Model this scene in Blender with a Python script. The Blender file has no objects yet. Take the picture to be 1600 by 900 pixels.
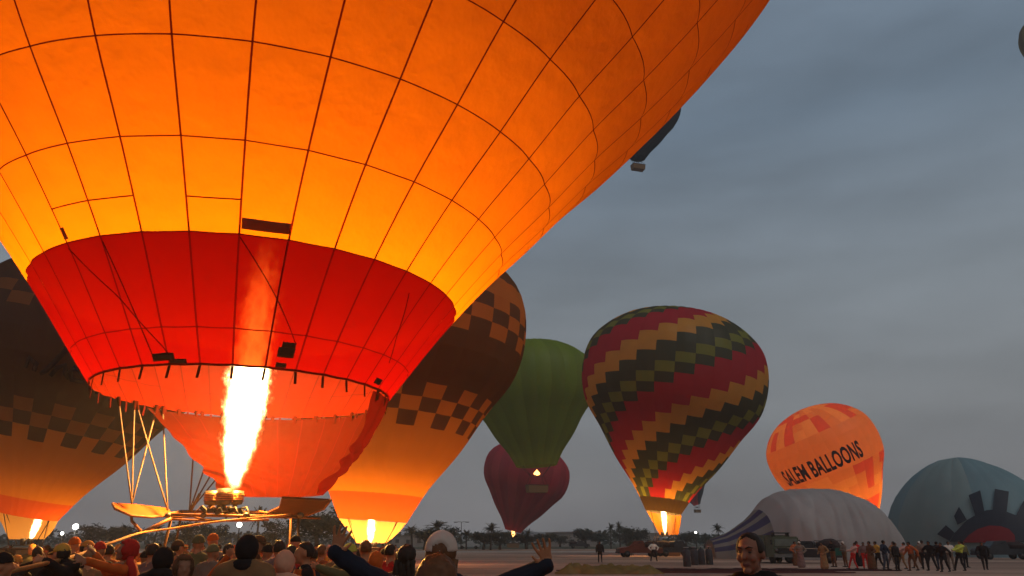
import bpy, bmesh, math, random
import numpy as np
from mathutils import Vector, Matrix, Quaternion, noise

random.seed(7)
rng = np.random.default_rng(7)
scene = bpy.context.scene
COL = scene.collection
PI = math.pi

# ------------------------------------------------------------------ camera
FPX = 1155.0                       # focal length in pixels of the 1600 wide photograph
PITCH = math.atan(395 / FPX)
CAMZ = 1.75
cp, sp = math.cos(PITCH), math.sin(PITCH)
cam = bpy.data.cameras.new('camera')
cam.lens = 36 * FPX / 1600
cam.sensor_width = 36
cam.clip_end = 6000
cam_ob = bpy.data.objects.new('camera', cam)
cam_ob.location = (0, 0, CAMZ)
cam_ob.rotation_euler = (PI / 2 + PITCH, 0, 0)
COL.objects.link(cam_ob)
scene.camera = cam_ob

# ------------------------------------------------------------------ world: overcast dawn sky
SUN_EL, SUN_ROT = math.radians(4), math.radians(250)
world = bpy.data.worlds.new('World')
scene.world = world
world.use_nodes = True
nt = world.node_tree
nt.nodes.clear()
def N(tree, kind, **kw):
    n = tree.nodes.new(kind)
    for k, v in kw.items():
        setattr(n, k, v)
    return n
out = N(nt, 'ShaderNodeOutputWorld')
bg = N(nt, 'ShaderNodeBackground')
sky = N(nt, 'ShaderNodeTexSky', sky_type='NISHITA', sun_disc=False, sun_elevation=SUN_EL, sun_rotation=SUN_ROT)
sky.air_density = 1.5
sky.dust_density = 2.0
skys = N(nt, 'ShaderNodeVectorMath', operation='SCALE')
skys.inputs['Scale'].default_value = 0.10
nt.links.new(sky.outputs[0], skys.inputs[0])
tc = N(nt, 'ShaderNodeTexCoord')
sep = N(nt, 'ShaderNodeSeparateXYZ')
nt.links.new(tc.outputs['Generated'], sep.inputs[0])
ramp = N(nt, 'ShaderNodeValToRGB')
el = ramp.color_ramp.elements
stops = [(0.0, (.172, .166, .170)), (.06, (.186, .187, .195)), (.15, (.188, .200, .216)), (.30, (.172, .200, .230)),
         (.50, (.122, .166, .220)), (1.0, (.122, .152, .198))]
while len(el) < len(stops):
    el.new(0.5)
for e, (p, c) in zip(el, stops):
    e.position = p
    e.color = (*c, 1)
nt.links.new(sep.outputs['Z'], ramp.inputs[0])
mp = N(nt, 'ShaderNodeMapping')
mp.inputs['Scale'].default_value = (1.7, 1.7, 7.0)
mp.inputs['Rotation'].default_value = (0.05, 0.06, 0.3)
nt.links.new(tc.outputs['Generated'], mp.inputs[0])
nz = N(nt, 'ShaderNodeTexNoise')
nz.inputs['Scale'].default_value = 1.5
nz.inputs['Detail'].default_value = 4
nz.inputs['Roughness'].default_value = .52
nt.links.new(mp.outputs[0], nz.inputs['Vector'])
mr = N(nt, 'ShaderNodeMapRange')
mr.inputs['From Min'].default_value = .3
mr.inputs['From Max'].default_value = .7
mr.inputs['To Min'].default_value = .80
mr.inputs['To Max'].default_value = 1.20
nt.links.new(nz.outputs[0], mr.inputs[0])
mul = N(nt, 'ShaderNodeVectorMath', operation='SCALE')
nt.links.new(ramp.outputs[0], mul.inputs[0])
nt.links.new(mr.outputs[0], mul.inputs['Scale'])
mixc = N(nt, 'ShaderNodeMix', data_type='RGBA')
mixc.inputs[0].default_value = .92
nt.links.new(skys.outputs[0], mixc.inputs[6])
nt.links.new(mul.outputs[0], mixc.inputs[7])
nt.links.new(mixc.outputs[2], bg.inputs[0])
bg.inputs[1].default_value = 1.30
nt.links.new(bg.outputs[0], out.inputs[0])

sun = bpy.data.lights.new('sun', 'SUN')
sun.energy = 0.5
sun.angle = math.radians(40)
sun.color = (1, .93, .86)
sun_ob = bpy.data.objects.new('sun', sun)
sun_ob.rotation_euler = (math.radians(42), 0, math.radians(40))
COL.objects.link(sun_ob)

vs = scene.view_settings
vs.view_transform = 'Standard'
vs.look = 'None'
vs.exposure = 0.0
vs.gamma = 1.0
vs.use_curve_mapping = False
scene.cycles.max_bounces = 10
scene.cycles.diffuse_bounces = 4
scene.cycles.transmission_bounces = 6
scene.cycles.transparent_max_bounces = 12
scene.cycles.sample_clamp_indirect = 4.0
scene.cycles.use_adaptive_sampling = True
scene.cycles.adaptive_threshold = 0.02

# ------------------------------------------------------------------ helpers
def at(px, py, depth):
    """World point seen at a pixel of the photograph at a given distance along the lens axis."""
    a = (px - 800) / FPX * depth
    b = (450 - py) / FPX * depth
    return Vector((a, depth * cp - b * sp, CAMZ + depth * sp + b * cp))

def link(name, me, parent=None, mats=None, smooth=True):
    o = bpy.data.objects.new(name, me)
    COL.objects.link(o)
    if parent is not None:
        o.parent = parent
    if mats is not None:
        for m in (mats if isinstance(mats, (list, tuple)) else [mats]):
            me.materials.append(m)
    if smooth and len(me.polygons):
        me.polygons.foreach_set('use_smooth', np.ones(len(me.polygons), bool))
    return o

def mesh(name, verts, faces, parent=None, mats=None, smooth=True):
    me = bpy.data.meshes.new(name)
    me.from_pydata([tuple(v) for v in verts], [], faces)
    me.update()
    return link(name, me, parent, mats, smooth)

def thing(name, label, cat, loc=(0, 0, 0), rz=0, group=None):
    o = bpy.data.objects.new(name, None)
    COL.objects.link(o)
    o.empty_display_size = .2
    o.location = loc
    o.rotation_euler = (0, 0, rz)
    tag(o, label, cat, group)
    return o

def tag(o, label=None, cat=None, group=None, kind=None):
    if label: o['label'] = label
    if cat: o['category'] = cat
    if group: o['group'] = group
    if kind: o['kind'] = kind
    return o

def empty(name, parent):
    o = bpy.data.objects.new(name, None)
    COL.objects.link(o)
    o.parent = parent
    o.empty_display_size = .2
    return o

class MB:
    """Collects shapes into one mesh."""
    def __init__(s):
        s.v, s.f = [], []
    def add(s, v, f):
        n = len(s.v)
        s.v += [tuple(p) for p in v]
        s.f += [tuple(i + n for i in q) for q in f]
        return s
    def box(s, c, size, rot=None):
        c = Vector(c)
        pts = []
        for z in (-.5, .5):
            for y in (-.5, .5):
                for x in (-.5, .5):
                    p = Vector((x * size[0], y * size[1], z * size[2]))
                    if rot is not None: p = rot @ p
                    pts.append(c + p)
        return s.add(pts, [(0, 2, 3, 1), (4, 5, 7, 6), (0, 1, 5, 4), (2, 6, 7, 3), (0, 4, 6, 2), (1, 3, 7, 5)])
    def tube(s, pts, r, n=8, cap=True):
        pts = [Vector(p) for p in pts]
        rs = r if isinstance(r, (list, tuple)) else [r] * len(pts)
        rings = []
        up = Vector((0, 0, 1))
        for i, p in enumerate(pts):
            d = (pts[min(i + 1, len(pts) - 1)] - pts[max(i - 1, 0)])
            if d.length < 1e-9: d = Vector((0, 0, 1))
            d.normalize()
            a = d.cross(up if abs(d.z) < .95 else Vector((1, 0, 0))).normalized()
            b = d.cross(a)
            rings.append([p + (a * math.cos(2 * PI * k / n) + b * math.sin(2 * PI * k / n)) * rs[i] for k in range(n)])
        v = [q for r_ in rings for q in r_]
        f = []
        for i in range(len(pts) - 1):
            for k in range(n):
                f.append((i * n + k, i * n + (k + 1) % n, (i + 1) * n + (k + 1) % n, (i + 1) * n + k))
        if cap:
            f.append(tuple(range(n - 1, -1, -1)))
            f.append(tuple((len(pts) - 1) * n + k for k in range(n)))
        return s.add(v, f)
    def lathe(s, prof, n=16, c=(0, 0, 0)):
        c = Vector(c)
        v, f = [], []
        for (r, z) in prof:
            for k in range(n):
                a = 2 * PI * k / n
                v.append(c + Vector((r * math.cos(a), r * math.sin(a), z)))
        for i in range(len(prof) - 1):
            for k in range(n):
                f.append((i * n + k, i * n + (k + 1) % n, (i + 1) * n + (k + 1) % n, (i + 1) * n + k))
        return s.add(v, f)
    def ellipsoid(s, c, r, seg=14, rings=9, rot=None):
        c = Vector(c)
        v, f = [], []
        for i in range(rings + 1):
            t = PI * i / rings
            for k in range(seg):
                a = 2 * PI * k / seg
                p = Vector((r[0] * math.sin(t) * math.cos(a), r[1] * math.sin(t) * math.sin(a), r[2] * math.cos(t)))
                if rot is not None: p = rot @ p
                v.append(c + p)
        for i in range(rings):
            for k in range(seg):
                f.append((i * seg + k, (i + 1) * seg + k, (i + 1) * seg + (k + 1) % seg, i * seg + (k + 1) % seg))
        return s.add(v, f)
    def slab(s, poly, thick):
        """Flat polygon (world points) given a thickness along its normal."""
        poly = [Vector(p) for p in poly]
        nrm = Vector((0, 0, 0))
        for i in range(len(poly)):
            a, b = poly[i], poly[(i + 1) % len(poly)]
            nrm += a.cross(b)
        nrm.normalize()
        n = len(poly)
        v = [p + nrm * thick / 2 for p in poly] + [p - nrm * thick / 2 for p in poly]
        f = [tuple(range(n)), tuple(range(2 * n - 1, n - 1, -1))]
        f += [(i, i + n, (i + 1) % n + n, (i + 1) % n) for i in range(n)]
        return s.add(v, f)
    def build(s, name, mat, parent=None, smooth=True):
        return mesh(name, s.v, s.f, parent, mat, smooth)

def sag(a, b, drop, n=10):
    a, b = Vector(a), Vector(b)
    return [a.lerp(b, i / n) - Vector((0, 0, drop * 4 * (i / n) * (1 - i / n))) for i in range(n + 1)]

# ------------------------------------------------------------------ materials
MATS = {}
def plain(name, col, rough=.8, var=.15, scale=6.0, bump=0.0, metallic=0.0, emit=None, estr=0.0):
    if name in MATS: return MATS[name]
    m = bpy.data.materials.new(name)
    m.use_nodes = True
    t = m.node_tree
    b = t.nodes['Principled BSDF']
    b.inputs['Roughness'].default_value = rough
    b.inputs['Metallic'].default_value = metallic
    b.inputs['Specular IOR Level'].default_value = .12
    c = N(t, 'ShaderNodeTexCoord')
    nz = N(t, 'ShaderNodeTexNoise')
    nz.inputs['Scale'].default_value = scale
    nz.inputs['Detail'].default_value = 5
    t.links.new(c.outputs['Object'], nz.inputs['Vector'])
    mr = N(t, 'ShaderNodeMapRange')
    mr.inputs['From Min'].default_value = .25
    mr.inputs['From Max'].default_value = .75
    mr.inputs['To Min'].default_value = 1 - var
    mr.inputs['To Max'].default_value = 1 + var
    t.links.new(nz.outputs[0], mr.inputs[0])
    sc = N(t, 'ShaderNodeVectorMath', operation='SCALE')
    sc.inputs[0].default_value = col[:3]
    t.links.new(mr.outputs[0], sc.inputs['Scale'])
    t.links.new(sc.outputs[0], b.inputs['Base Color'])
    if bump:
        bp = N(t, 'ShaderNodeBump')
        bp.inputs['Strength'].default_value = bump
        t.links.new(nz.outputs[0], bp.inputs['Height'])
        t.links.new(bp.outputs[0], b.inputs['Normal'])
    if emit:
        b.inputs['Emission Color'].default_value = (*emit, 1)
        b.inputs['Emission Strength'].default_value = estr
    MATS[name] = m
    return m

def fabric(name, diff, trans, straight=0.0, tint=(1, .3, .08), var=.05, gloss=0.02, crease=0.25, cscale=1.2):
    """Coated balloon cloth: scatters light from both sides, a little light passes straight through."""
    if name in MATS: return MATS[name]
    m = bpy.data.materials.new(name)
    m.use_nodes = True
    t = m.node_tree
    t.nodes.clear()
    o = N(t, 'ShaderNodeOutputMaterial')
    c = N(t, 'ShaderNodeTexCoord')
    nz = N(t, 'ShaderNodeTexNoise')
    nz.inputs['Scale'].default_value = cscale
    nz.inputs['Detail'].default_value = 3
    nz.inputs['Roughness'].default_value = .6
    t.links.new(c.outputs['Object'], nz.inputs['Vector'])
    mr = N(t, 'ShaderNodeMapRange')
    mr.inputs['From Min'].default_value = .25
    mr.inputs['From Max'].default_value = .75
    mr.inputs['To Min'].default_value = 1 - var
    mr.inputs['To Max'].default_value = 1 + var
    t.links.new(nz.outputs[0], mr.inputs[0])
    bp = N(t, 'ShaderNodeBump')
    bp.inputs['Strength'].default_value = crease
    bp.inputs['Distance'].default_value = .08
    t.links.new(nz.outputs[0], bp.inputs['Height'])
    def tinted(col):
        s = N(t, 'ShaderNodeVectorMath', operation='SCALE')
        s.inputs[0].default_value = col
        t.links.new(mr.outputs[0], s.inputs['Scale'])
        return s
    d = N(t, 'ShaderNodeBsdfDiffuse')
    tr = N(t, 'ShaderNodeBsdfTranslucent')
    t.links.new(tinted(diff).outputs[0], d.inputs[0])
    t.links.new(tinted(trans).outputs[0], tr.inputs[0])
    t.links.new(bp.outputs[0], d.inputs['Normal'])
    t.links.new(bp.outputs[0], tr.inputs['Normal'])
    a = N(t, 'ShaderNodeMixShader')
    a.inputs[0].default_value = .5
    t.links.new(d.outputs[0], a.inputs[1])
    t.links.new(tr.outputs[0], a.inputs[2])
    last = a
    if gloss:
        g = N(t, 'ShaderNodeBsdfGlossy')
        g.inputs['Roughness'].default_value = .45
        g.inputs[0].default_value = (.8, .8, .8, 1)
        t.links.new(bp.outputs[0], g.inputs['Normal'])
        x = N(t, 'ShaderNodeMixShader')
        x.inputs[0].default_value = gloss
        t.links.new(last.outputs[0], x.inputs[1])
        t.links.new(g.outputs[0], x.inputs[2])
        last = x
    if straight:
        tp = N(t, 'ShaderNodeBsdfTransparent')
        tp.inputs[0].default_value = (*tint, 1)
        x = N(t, 'ShaderNodeMixShader')
        x.inputs[0].default_value = straight
        t.links.new(last.outputs[0], x.inputs[1])
        t.links.new(tp.outputs[0], x.inputs[2])
        last = x
    t.links.new(last.outputs[0], o.inputs[0])
    MATS[name] = m
    return m

def glow(name, col, strength):
    if name in MATS: return MATS[name]
    m = bpy.data.materials.new(name)
    m.use_nodes = True
    t = m.node_tree
    t.nodes.clear()
    o = N(t, 'ShaderNodeOutputMaterial')
    e = N(t, 'ShaderNodeEmission')
    e.inputs[0].default_value = (*col, 1)
    e.inputs[1].default_value = strength
    t.links.new(e.outputs[0], o.inputs[0])
    MATS[name] = m
    return m

STEEL = plain('steel', (.09, .075, .065), .5, .2, 20, metallic=.8)
BLACKM = plain('black_metal', (.03, .028, .027), .5, .2, 12)
ROPE = plain('rope', (.55, .42, .30), .9, .15, 40)
CABLE = plain('suspension_cable', (.10, .062, .045), .7, .1, 30)
WICKER = plain('wicker', (.22, .12, .05), .8, .4, 30, bump=.5)
LEATHER = plain('leather', (.08, .04, .02), .6, .2, 10)
TAPE = fabric('load_tape_cloth', (.07, .008, .003), (.17, .006, .001), var=.1, gloss=0)
TAPE_R = fabric('red_load_tape_cloth', (.04, .003, .002), (.055, .0003, .0001), var=.1, gloss=0)
PATCH = plain('dark_patch', (.03, .012, .008), .8, .2, 8)

# ------------------------------------------------------------------ ground
def ground_material():
    m = bpy.data.materials.new('dusty_ground')
    m.use_nodes = True
    t = m.node_tree
    b = t.nodes['Principled BSDF']
    b.inputs['Roughness'].default_value = .95
    b.inputs['Specular IOR Level'].default_value = .15
    c = N(t, 'ShaderNodeTexCoord')
    n1 = N(t, 'ShaderNodeTexNoise'); n1.inputs['Scale'].default_value = .06; n1.inputs['Detail'].default_value = 8
    n2 = N(t, 'ShaderNodeTexNoise'); n2.inputs['Scale'].default_value = 2.2; n2.inputs['Detail'].default_value = 6
    t.links.new(c.outputs['Object'], n1.inputs['Vector']); t.links.new(c.outputs['Object'], n2.inputs['Vector'])
    r1 = N(t, 'ShaderNodeValToRGB')
    r1.color_ramp.elements[0].position = .42; r1.color_ramp.elements[0].color = (.30, .180, .125, 1)
    r1.color_ramp.elements[1].position = .60; r1.color_ramp.elements[1].color = (.44, .275, .195, 1)
    t.links.new(n1.outputs[0], r1.inputs[0])
    r2 = N(t, 'ShaderNodeMapRange'); r2.inputs['To Min'].default_value = .7; r2.inputs['To Max'].default_value = 1.3
    t.links.new(n2.outputs[0], r2.inputs[0])
    s = N(t, 'ShaderNodeVectorMath', operation='SCALE')
    m3 = N(t, 'ShaderNodeMapping'); m3.inputs['Scale'].default_value = (.012, .22, 1); m3.inputs['Rotation'].default_value = (0, 0, .04)
    n3 = N(t, 'ShaderNodeTexNoise'); n3.inputs['Scale'].default_value = 1.0; n3.inputs['Detail'].default_value = 5
    t.links.new(c.outputs['Object'], m3.inputs[0]); t.links.new(m3.outputs[0], n3.inputs['Vector'])
    r3 = N(t, 'ShaderNodeMapRange'); r3.inputs['From Min'].default_value = .35; r3.inputs['From Max'].default_value = .65; r3.inputs['To Min'].default_value = .62; r3.inputs['To Max'].default_value = 1.15
    t.links.new(n3.outputs[0], r3.inputs[0])
    mm = N(t, 'ShaderNodeMath', operation='MULTIPLY'); t.links.new(r2.outputs[0], mm.inputs[0]); t.links.new(r3.outputs[0], mm.inputs[1])
    t.links.new(r1.outputs[0], s.inputs[0]); t.links.new(mm.outputs[0], s.inputs['Scale'])
    t.links.new(s.outputs[0], b.inputs['Base Color'])
    bp = N(t, 'ShaderNodeBump'); bp.inputs['Strength'].default_value = .4
    t.links.new(n2.outputs[0], bp.inputs['Height']); t.links.new(bp.outputs[0], b.inputs['Normal'])
    return m
gm = ground_material()
g = mesh('ground', [(-1150, -60, 0), (1150, -60, 0), (1150, 1080, 0), (-1150, 1080, 0)], [(0, 1, 2, 3)], None, gm, False)
tag(g, kind='structure')
field_m = plain('dry_field', (.075, .075, .045), .95, .45, .05)
fv, ff = [], []
for i in range(61):
    x = -600 + i * 20
    y0 = 175 + 14 * noise.noise(Vector((x * .02, 3, 0))) + 6 * noise.noise(Vector((x * .11, 8, 0)))
    fv += [(x, y0, .03), (x, 1000, .03)]
    if i: ff.append((2 * i - 2, 2 * i, 2 * i + 1, 2 * i - 1))
tag(mesh('field', fv, ff, None, field_m, False), kind='structure')
road_m = plain('gravel_road', (.42, .34, .28), .9, .2, .4)
tag(mesh('road', [(-500, 128, .02), (500, 122, .02), (500, 132, .02), (-500, 139, .02)], [(0, 1, 2, 3)], None, road_m, False), kind='structure')
def hills():
    m = plain('far_hills', (.13, .105, .09), .95, .3, .02)
    v, f = [], []
    n = 160
    for i in range(n + 1):
        x = -900 + i * 1800 / n
        h = 7 + 7 * noise.noise(Vector((x * .006, 1.3, 0))) + 3 * noise.noise(Vector((x * .03, 5.3, 0)))
        h = max(h, 2.5)
        v += [(x, 850, -.5), (x, 900, h), (x, 960, -.5)]
        if i:
            a = 3 * (i - 1); b = 3 * i
            f += [(a, b, b + 1, a + 1), (a + 1, b + 1, b + 2, a + 2)]
    tag(mesh('hills', v, f, None, m), kind='structure')
hills()

# ------------------------------------------------------------------ balloons
UNIT = [(0, .18), (.092, .30), (.239, .55), (.376, .745), (.51, .94), (.648, 1.0), (.783, .956), (.92, .67), (.988, .25), (1, 0)]
def unit_profile(R, H, mouth):
    return [(t * H, (r if t > .4 else r + (mouth - .18) * (1 - t / .4)) * R) for t, r in UNIT]

class Env:
    """Surface of revolution about a leaning axis: P(t, angle, offset); angle 0 faces -Y."""
    def __init__(s, prof, base, lx=0, ly=0, bx=0, by=0, hb=1e9, rot=0.0):
        s.rot = rot
        h = np.array([p[0] for p in prof], float); r = np.array([p[1] for p in prof], float)
        t = np.r_[0, np.cumsum(np.hypot(np.diff(h), np.diff(r)))]
        T = np.linspace(0, t[-1], 600)
        def cr(v):
            m = np.gradient(v, t)
            i = np.clip(np.searchsorted(t, T, side='right') - 1, 0, len(t) - 2)
            d = t[i + 1] - t[i]; u = (T - t[i]) / d
            return (2*u**3 - 3*u**2 + 1)*v[i] + (u**3 - 2*u**2 + u)*d*m[i] + (-2*u**3 + 3*u**2)*v[i+1] + (u**3 - u**2)*d*m[i+1]
        s.T, s.h, s.r = T, cr(h), np.maximum(cr(r), 0.0)
        s.base = np.array(base, float)
        s.l = (lx, ly, bx, by, hb)
        dh, dr = np.gradient(s.h, T), np.gradient(s.r, T)
        L = np.hypot(dh, dr)
        s.nr, s.nh = dh / L, -dr / L
    def t_of(s, h): return float(np.interp(h, s.h, s.T))
    def P(s, t, th, off=0.0):
        t, th, off = np.broadcast_arrays(np.asarray(t, float), np.asarray(th, float), np.asarray(off, float))
        h = np.interp(t, s.T, s.h) + off * np.interp(t, s.T, s.nh)
        r = np.interp(t, s.T, s.r) + off * np.interp(t, s.T, s.nr)
        lx, ly, bx, by, hb = s.l
        if s.rot:
            X, Y = r * np.sin(th), -r * np.cos(th)
            ca_, sa_ = math.cos(s.rot), math.sin(s.rot)
            return np.stack([X * ca_ + h * sa_ + s.base[0], Y + s.base[1], -X * sa_ + h * ca_ + s.base[2]], -1)
        hc = np.minimum(h, hb)
        X, Y = r * np.sin(th), -r * np.cos(th)
        sx, sy = lx + 2 * bx * hc, ly + 2 * by * hc
        ox = lx * hc + bx * hc**2 + sx * (h - hc)
        oy = ly * hc + by * hc**2 + sy * (h - hc)
        return np.stack([X + ox + s.base[0], Y + oy + s.base[1], h - (sx * X + sy * Y) * (0.0 if hb < 1e8 else 1.0) + s.base[2]], -1)
    def patch(s, t0, t1, a0, a1, nu, nv, bulge, gore_a0, gore_a1, off=0.0):
        u = np.linspace(a0, a1, nu + 1)[None, :]; v = np.linspace(t0, t1, nv + 1)[:, None]
        r = np.interp(v, s.T, s.r)
        w = (u - gore_a0) / (gore_a1 - gore_a0)
        b = bulge * r * (gore_a1 - gore_a0) * np.sin(PI * np.clip(w, 0, 1))
        P = s.P(v, u, b + off)
        verts = P.reshape(-1, 3).tolist()
        n = nu + 1
        faces = [(j * n + i, j * n + i + 1, (j + 1) * n + i + 1, (j + 1) * n + i) for j in range(nv) for i in range(nu)]
        return verts, faces

def gores(env, root, ngores, phase, ts, color, is_front, bulge=.06, nu=4, nv=3, back_name='rear_panels', vgap=0.0, hgap=0.0):
    """Panels in front are parts of the envelope one by one; those nobody sees singly are joined."""
    envl = empty('envelope', root)
    back = {}
    d = 2 * PI / ngores
    for k in range(ngores):
        a0 = phase + k * d
        for i in range(len(ts) - 1):
            m = color(k, i)
            g0, g1 = (hgap if i else 0.0), (hgap if i < len(ts) - 3 else 0.0)
            ra = vgap / max(float(np.interp((ts[i] + ts[i + 1]) / 2, env.T, env.r)), .5)
            v, f = env.patch(ts[i] + g0, ts[i + 1] - g1, a0 + ra, a0 + d - ra, nu, nv, bulge, a0, a0 + d)
            if is_front(k, i):
                mesh('panel', v, f, envl, m)
            else:
                back.setdefault(m.name, (m, MB()))[1].add(v, f)
    if back:
        v, f, mi, ml = [], [], [], []
        for m, b in back.values():
            n = len(v)
            v += b.v
            f += [tuple(i + n for i in q) for q in b.f]
            mi += [len(ml)] * len(b.f)
            ml.append(m)
        o = mesh(back_name, v, f, root, ml)
        o.data.polygons.foreach_set('material_index', mi)
        o['kind'] = 'stuff'
    return envl

def point_lamp(name, loc, power, col=(1, .55, .2), rad=.25, parent=None):
    l = bpy.data.lights.new(name, 'POINT')
    l.energy = power
    l.color = col
    l.shadow_soft_size = rad
    o = bpy.data.objects.new(name, l)
    o.location = loc
    COL.objects.link(o)
    if parent is not None: o.parent = parent
    return o

def flame_volume_material(name, height, strength, seed=0.0, width=1.0, lean=(0.0, 0.0)):
    """Burning gas: an emitting volume whose ragged edge comes from noise. Local z runs 0..height."""
    m = bpy.data.materials.new(name)
    m.use_nodes = True
    t = m.node_tree
    t.nodes.clear()
    L = t.links.new
    o = N(t, 'ShaderNodeOutputMaterial')
    c = N(t, 'ShaderNodeTexCoord')
    mp_ = N(t, 'ShaderNodeMapping')
    mp_.inputs['Location'].default_value = (seed, seed * 1.7, seed * .3)
    k = 1 / width
    mp_.inputs['Scale'].default_value = (3.4 * k, 3.4 * k, 1.9 * k)
    L(c.outputs['Object'], mp_.inputs[0])
    nz = N(t, 'ShaderNodeTexNoise'); nz.inputs['Scale'].default_value = 1.3; nz.inputs['Detail'].default_value = 7; nz.inputs['Roughness'].default_value = .70
    L(mp_.outputs[0], nz.inputs['Vector'])
    s = N(t, 'ShaderNodeSeparateXYZ'); L(c.outputs['Object'], s.inputs[0])
    def M(op, a, b=None, clamp=False):
        n = N(t, 'ShaderNodeMath', operation=op, use_clamp=clamp)
        for i, q in enumerate((a, b)):
            if q is None: continue
            if isinstance(q, (int, float)): n.inputs[i].default_value = q
            else: L(q, n.inputs[i])
        return n.outputs[0]
    zn = M('DIVIDE', s.outputs[2], height)
    xx = M('SUBTRACT', s.outputs[0], M('MULTIPLY', s.outputs[2], lean[0]))
    yy = M('SUBTRACT', s.outputs[1], M('MULTIPLY', s.outputs[2], lean[1]))
    rho = M('SQRT', M('ADD', M('MULTIPLY', xx, xx), M('MULTIPLY', yy, yy)))
    fc = N(t, 'ShaderNodeFloatCurve')
    cu = fc.mapping.curves[0]
    pts = [(0, .13), (.05, .28), (.15, .47), (.36, .60), (.5, .62), (.7, .66), (.88, .5), (1, .05)]
    cu.points[0].location = pts[0]; cu.points[1].location = pts[-1]
    for p in pts[1:-1]: cu.points.new(*p)
    fc.mapping.update()
    L(zn, fc.inputs['Value'])
    rad = M('MULTIPLY', fc.outputs[0], width)
    nzv = M('MULTIPLY', M('SUBTRACT', nz.outputs[0], .5), 1.7 * width)
    edge = M('SUBTRACT', M('ADD', rad, M('MULTIPLY', nzv, M('ADD', M('MULTIPLY', zn, 1.3), .22))), rho)
    edge = M('DIVIDE', edge, M('ADD', 1.0, M('MULTIPLY', M('MAXIMUM', M('SUBTRACT', zn, .40), 0.0), 5.0)))
    inside = N(t, 'ShaderNodeMapRange', interpolation_type='SMOOTHSTEP')
    inside.inputs['From Min'].default_value = -.01 * width; inside.inputs['From Max'].default_value = .24 * width
    L(edge, inside.inputs['Value'])
    fade = N(t, 'ShaderNodeMapRange'); fade.inputs['From Min'].default_value = .45; fade.inputs['From Max'].default_value = .95
    fade.inputs['To Min'].default_value = 1; fade.inputs['To Max'].default_value = .25
    L(zn, fade.inputs['Value'])
    col = N(t, 'ShaderNodeValToRGB')
    e = col.color_ramp.elements
    e[0].position = 0; e[0].color = (1, .22, .02, 1)
    e[1].position = .8; e[1].color = (1, .74, .34, 1)
    L(inside.outputs[0], col.inputs[0])
    em = N(t, 'ShaderNodeEmission')
    L(col.outputs[0], em.inputs[0])
    L(M('MULTIPLY', M('MULTIPLY', M('POWER', inside.outputs[0], 1.5), fade.outputs[0]), strength), em.inputs[1])
    L(em.outputs[0], o.inputs['Volume'])
    return m

def flame(parent, base, height, strength, seed, width=1.0, lean=(0, 0)):
    mb = MB()
    R = 1.1 * width
    mb.lathe([(.001, 0), (R * .5, 0), (R, height * .2), (R, height * .9), (R * .6, height), (.001, height)], 12)
    if lean != (0, 0):
        mb.v = [(x + lean[0] * z, y + lean[1] * z, z) for x, y, z in mb.v]
    o = mb.build('flame', flame_volume_material('burning_gas_%d' % int(seed * 10), height, strength, seed, width, lean), parent)
    o.location = base
    return o

def scoop(env, root, th0, th1, cen, rad, a_off, mat, t0=0.0, nu=36, nv=18, bow=.25, wr=.05, gap=.12, name='scoop', rad_y=None, seams=0):
    """Cloth scoop hanging from the far part of the mouth down to the burner."""
    rad_y = rad_y or rad
    def pt(u, w, lift=0.0):
        th = th0 + (th1 - th0) * u
        top = Vector(env.P(t0, th, 0.0)); top.z -= gap
        thb = th + a_off * (u - .5)
        bot = Vector((cen[0] + rad * math.sin(thb), cen[1] - rad_y * math.cos(thb), cen[2]))
        p = top.lerp(bot, w)
        inward = Vector((math.sin(th), -math.cos(th), 0))
        e = abs(2 * u - 1)
        p += inward * bow * math.sin(PI * w) * (1.2 - 1.4 * u)
        # slack folds swing across from the edges, steeper towards the burner
        fold = math.sin(30 * w + 16 * e + 5 * noise.noise(Vector((u * 3, w * 3, 7)))) * w ** 1.6 * e ** 1.2 * (1 - .5 * max(0, w - .85) / .15)
        p += inward * wr * (2.8 * fold + .8 * noise.noise(Vector((u * 9, w * 5, 2))) + .5 * noise.noise(Vector((u * 22, w * 7, 5))))
        p += inward * .035 * abs(math.sin(PI * u * 14)) * (1 - .6 * w)      # gores belly out between the seams
        return p - inward * lift
    v = [pt(i / nu, j / nv) for j in range(nv + 1) for i in range(nu + 1)]
    n = nu + 1
    f = [(j * n + i, j * n + i + 1, (j + 1) * n + i + 1, (j + 1) * n + i) for j in range(nv) for i in range(nu)]
    o = mesh(name, v, f, root, mat)
    for k in range(seams):
        u = (k + 1) / 14
        v, f = [], []
        for j in range(nv + 1):
            for du in (-.0022, .0022): v.append(pt(u + du, j / nv, .006))
            if j: f.append((2 * j - 2, 2 * j - 1, 2 * j + 1, 2 * j))
        mesh('scoop_seam', v, f, o, TAPE_R)
    return o

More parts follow.
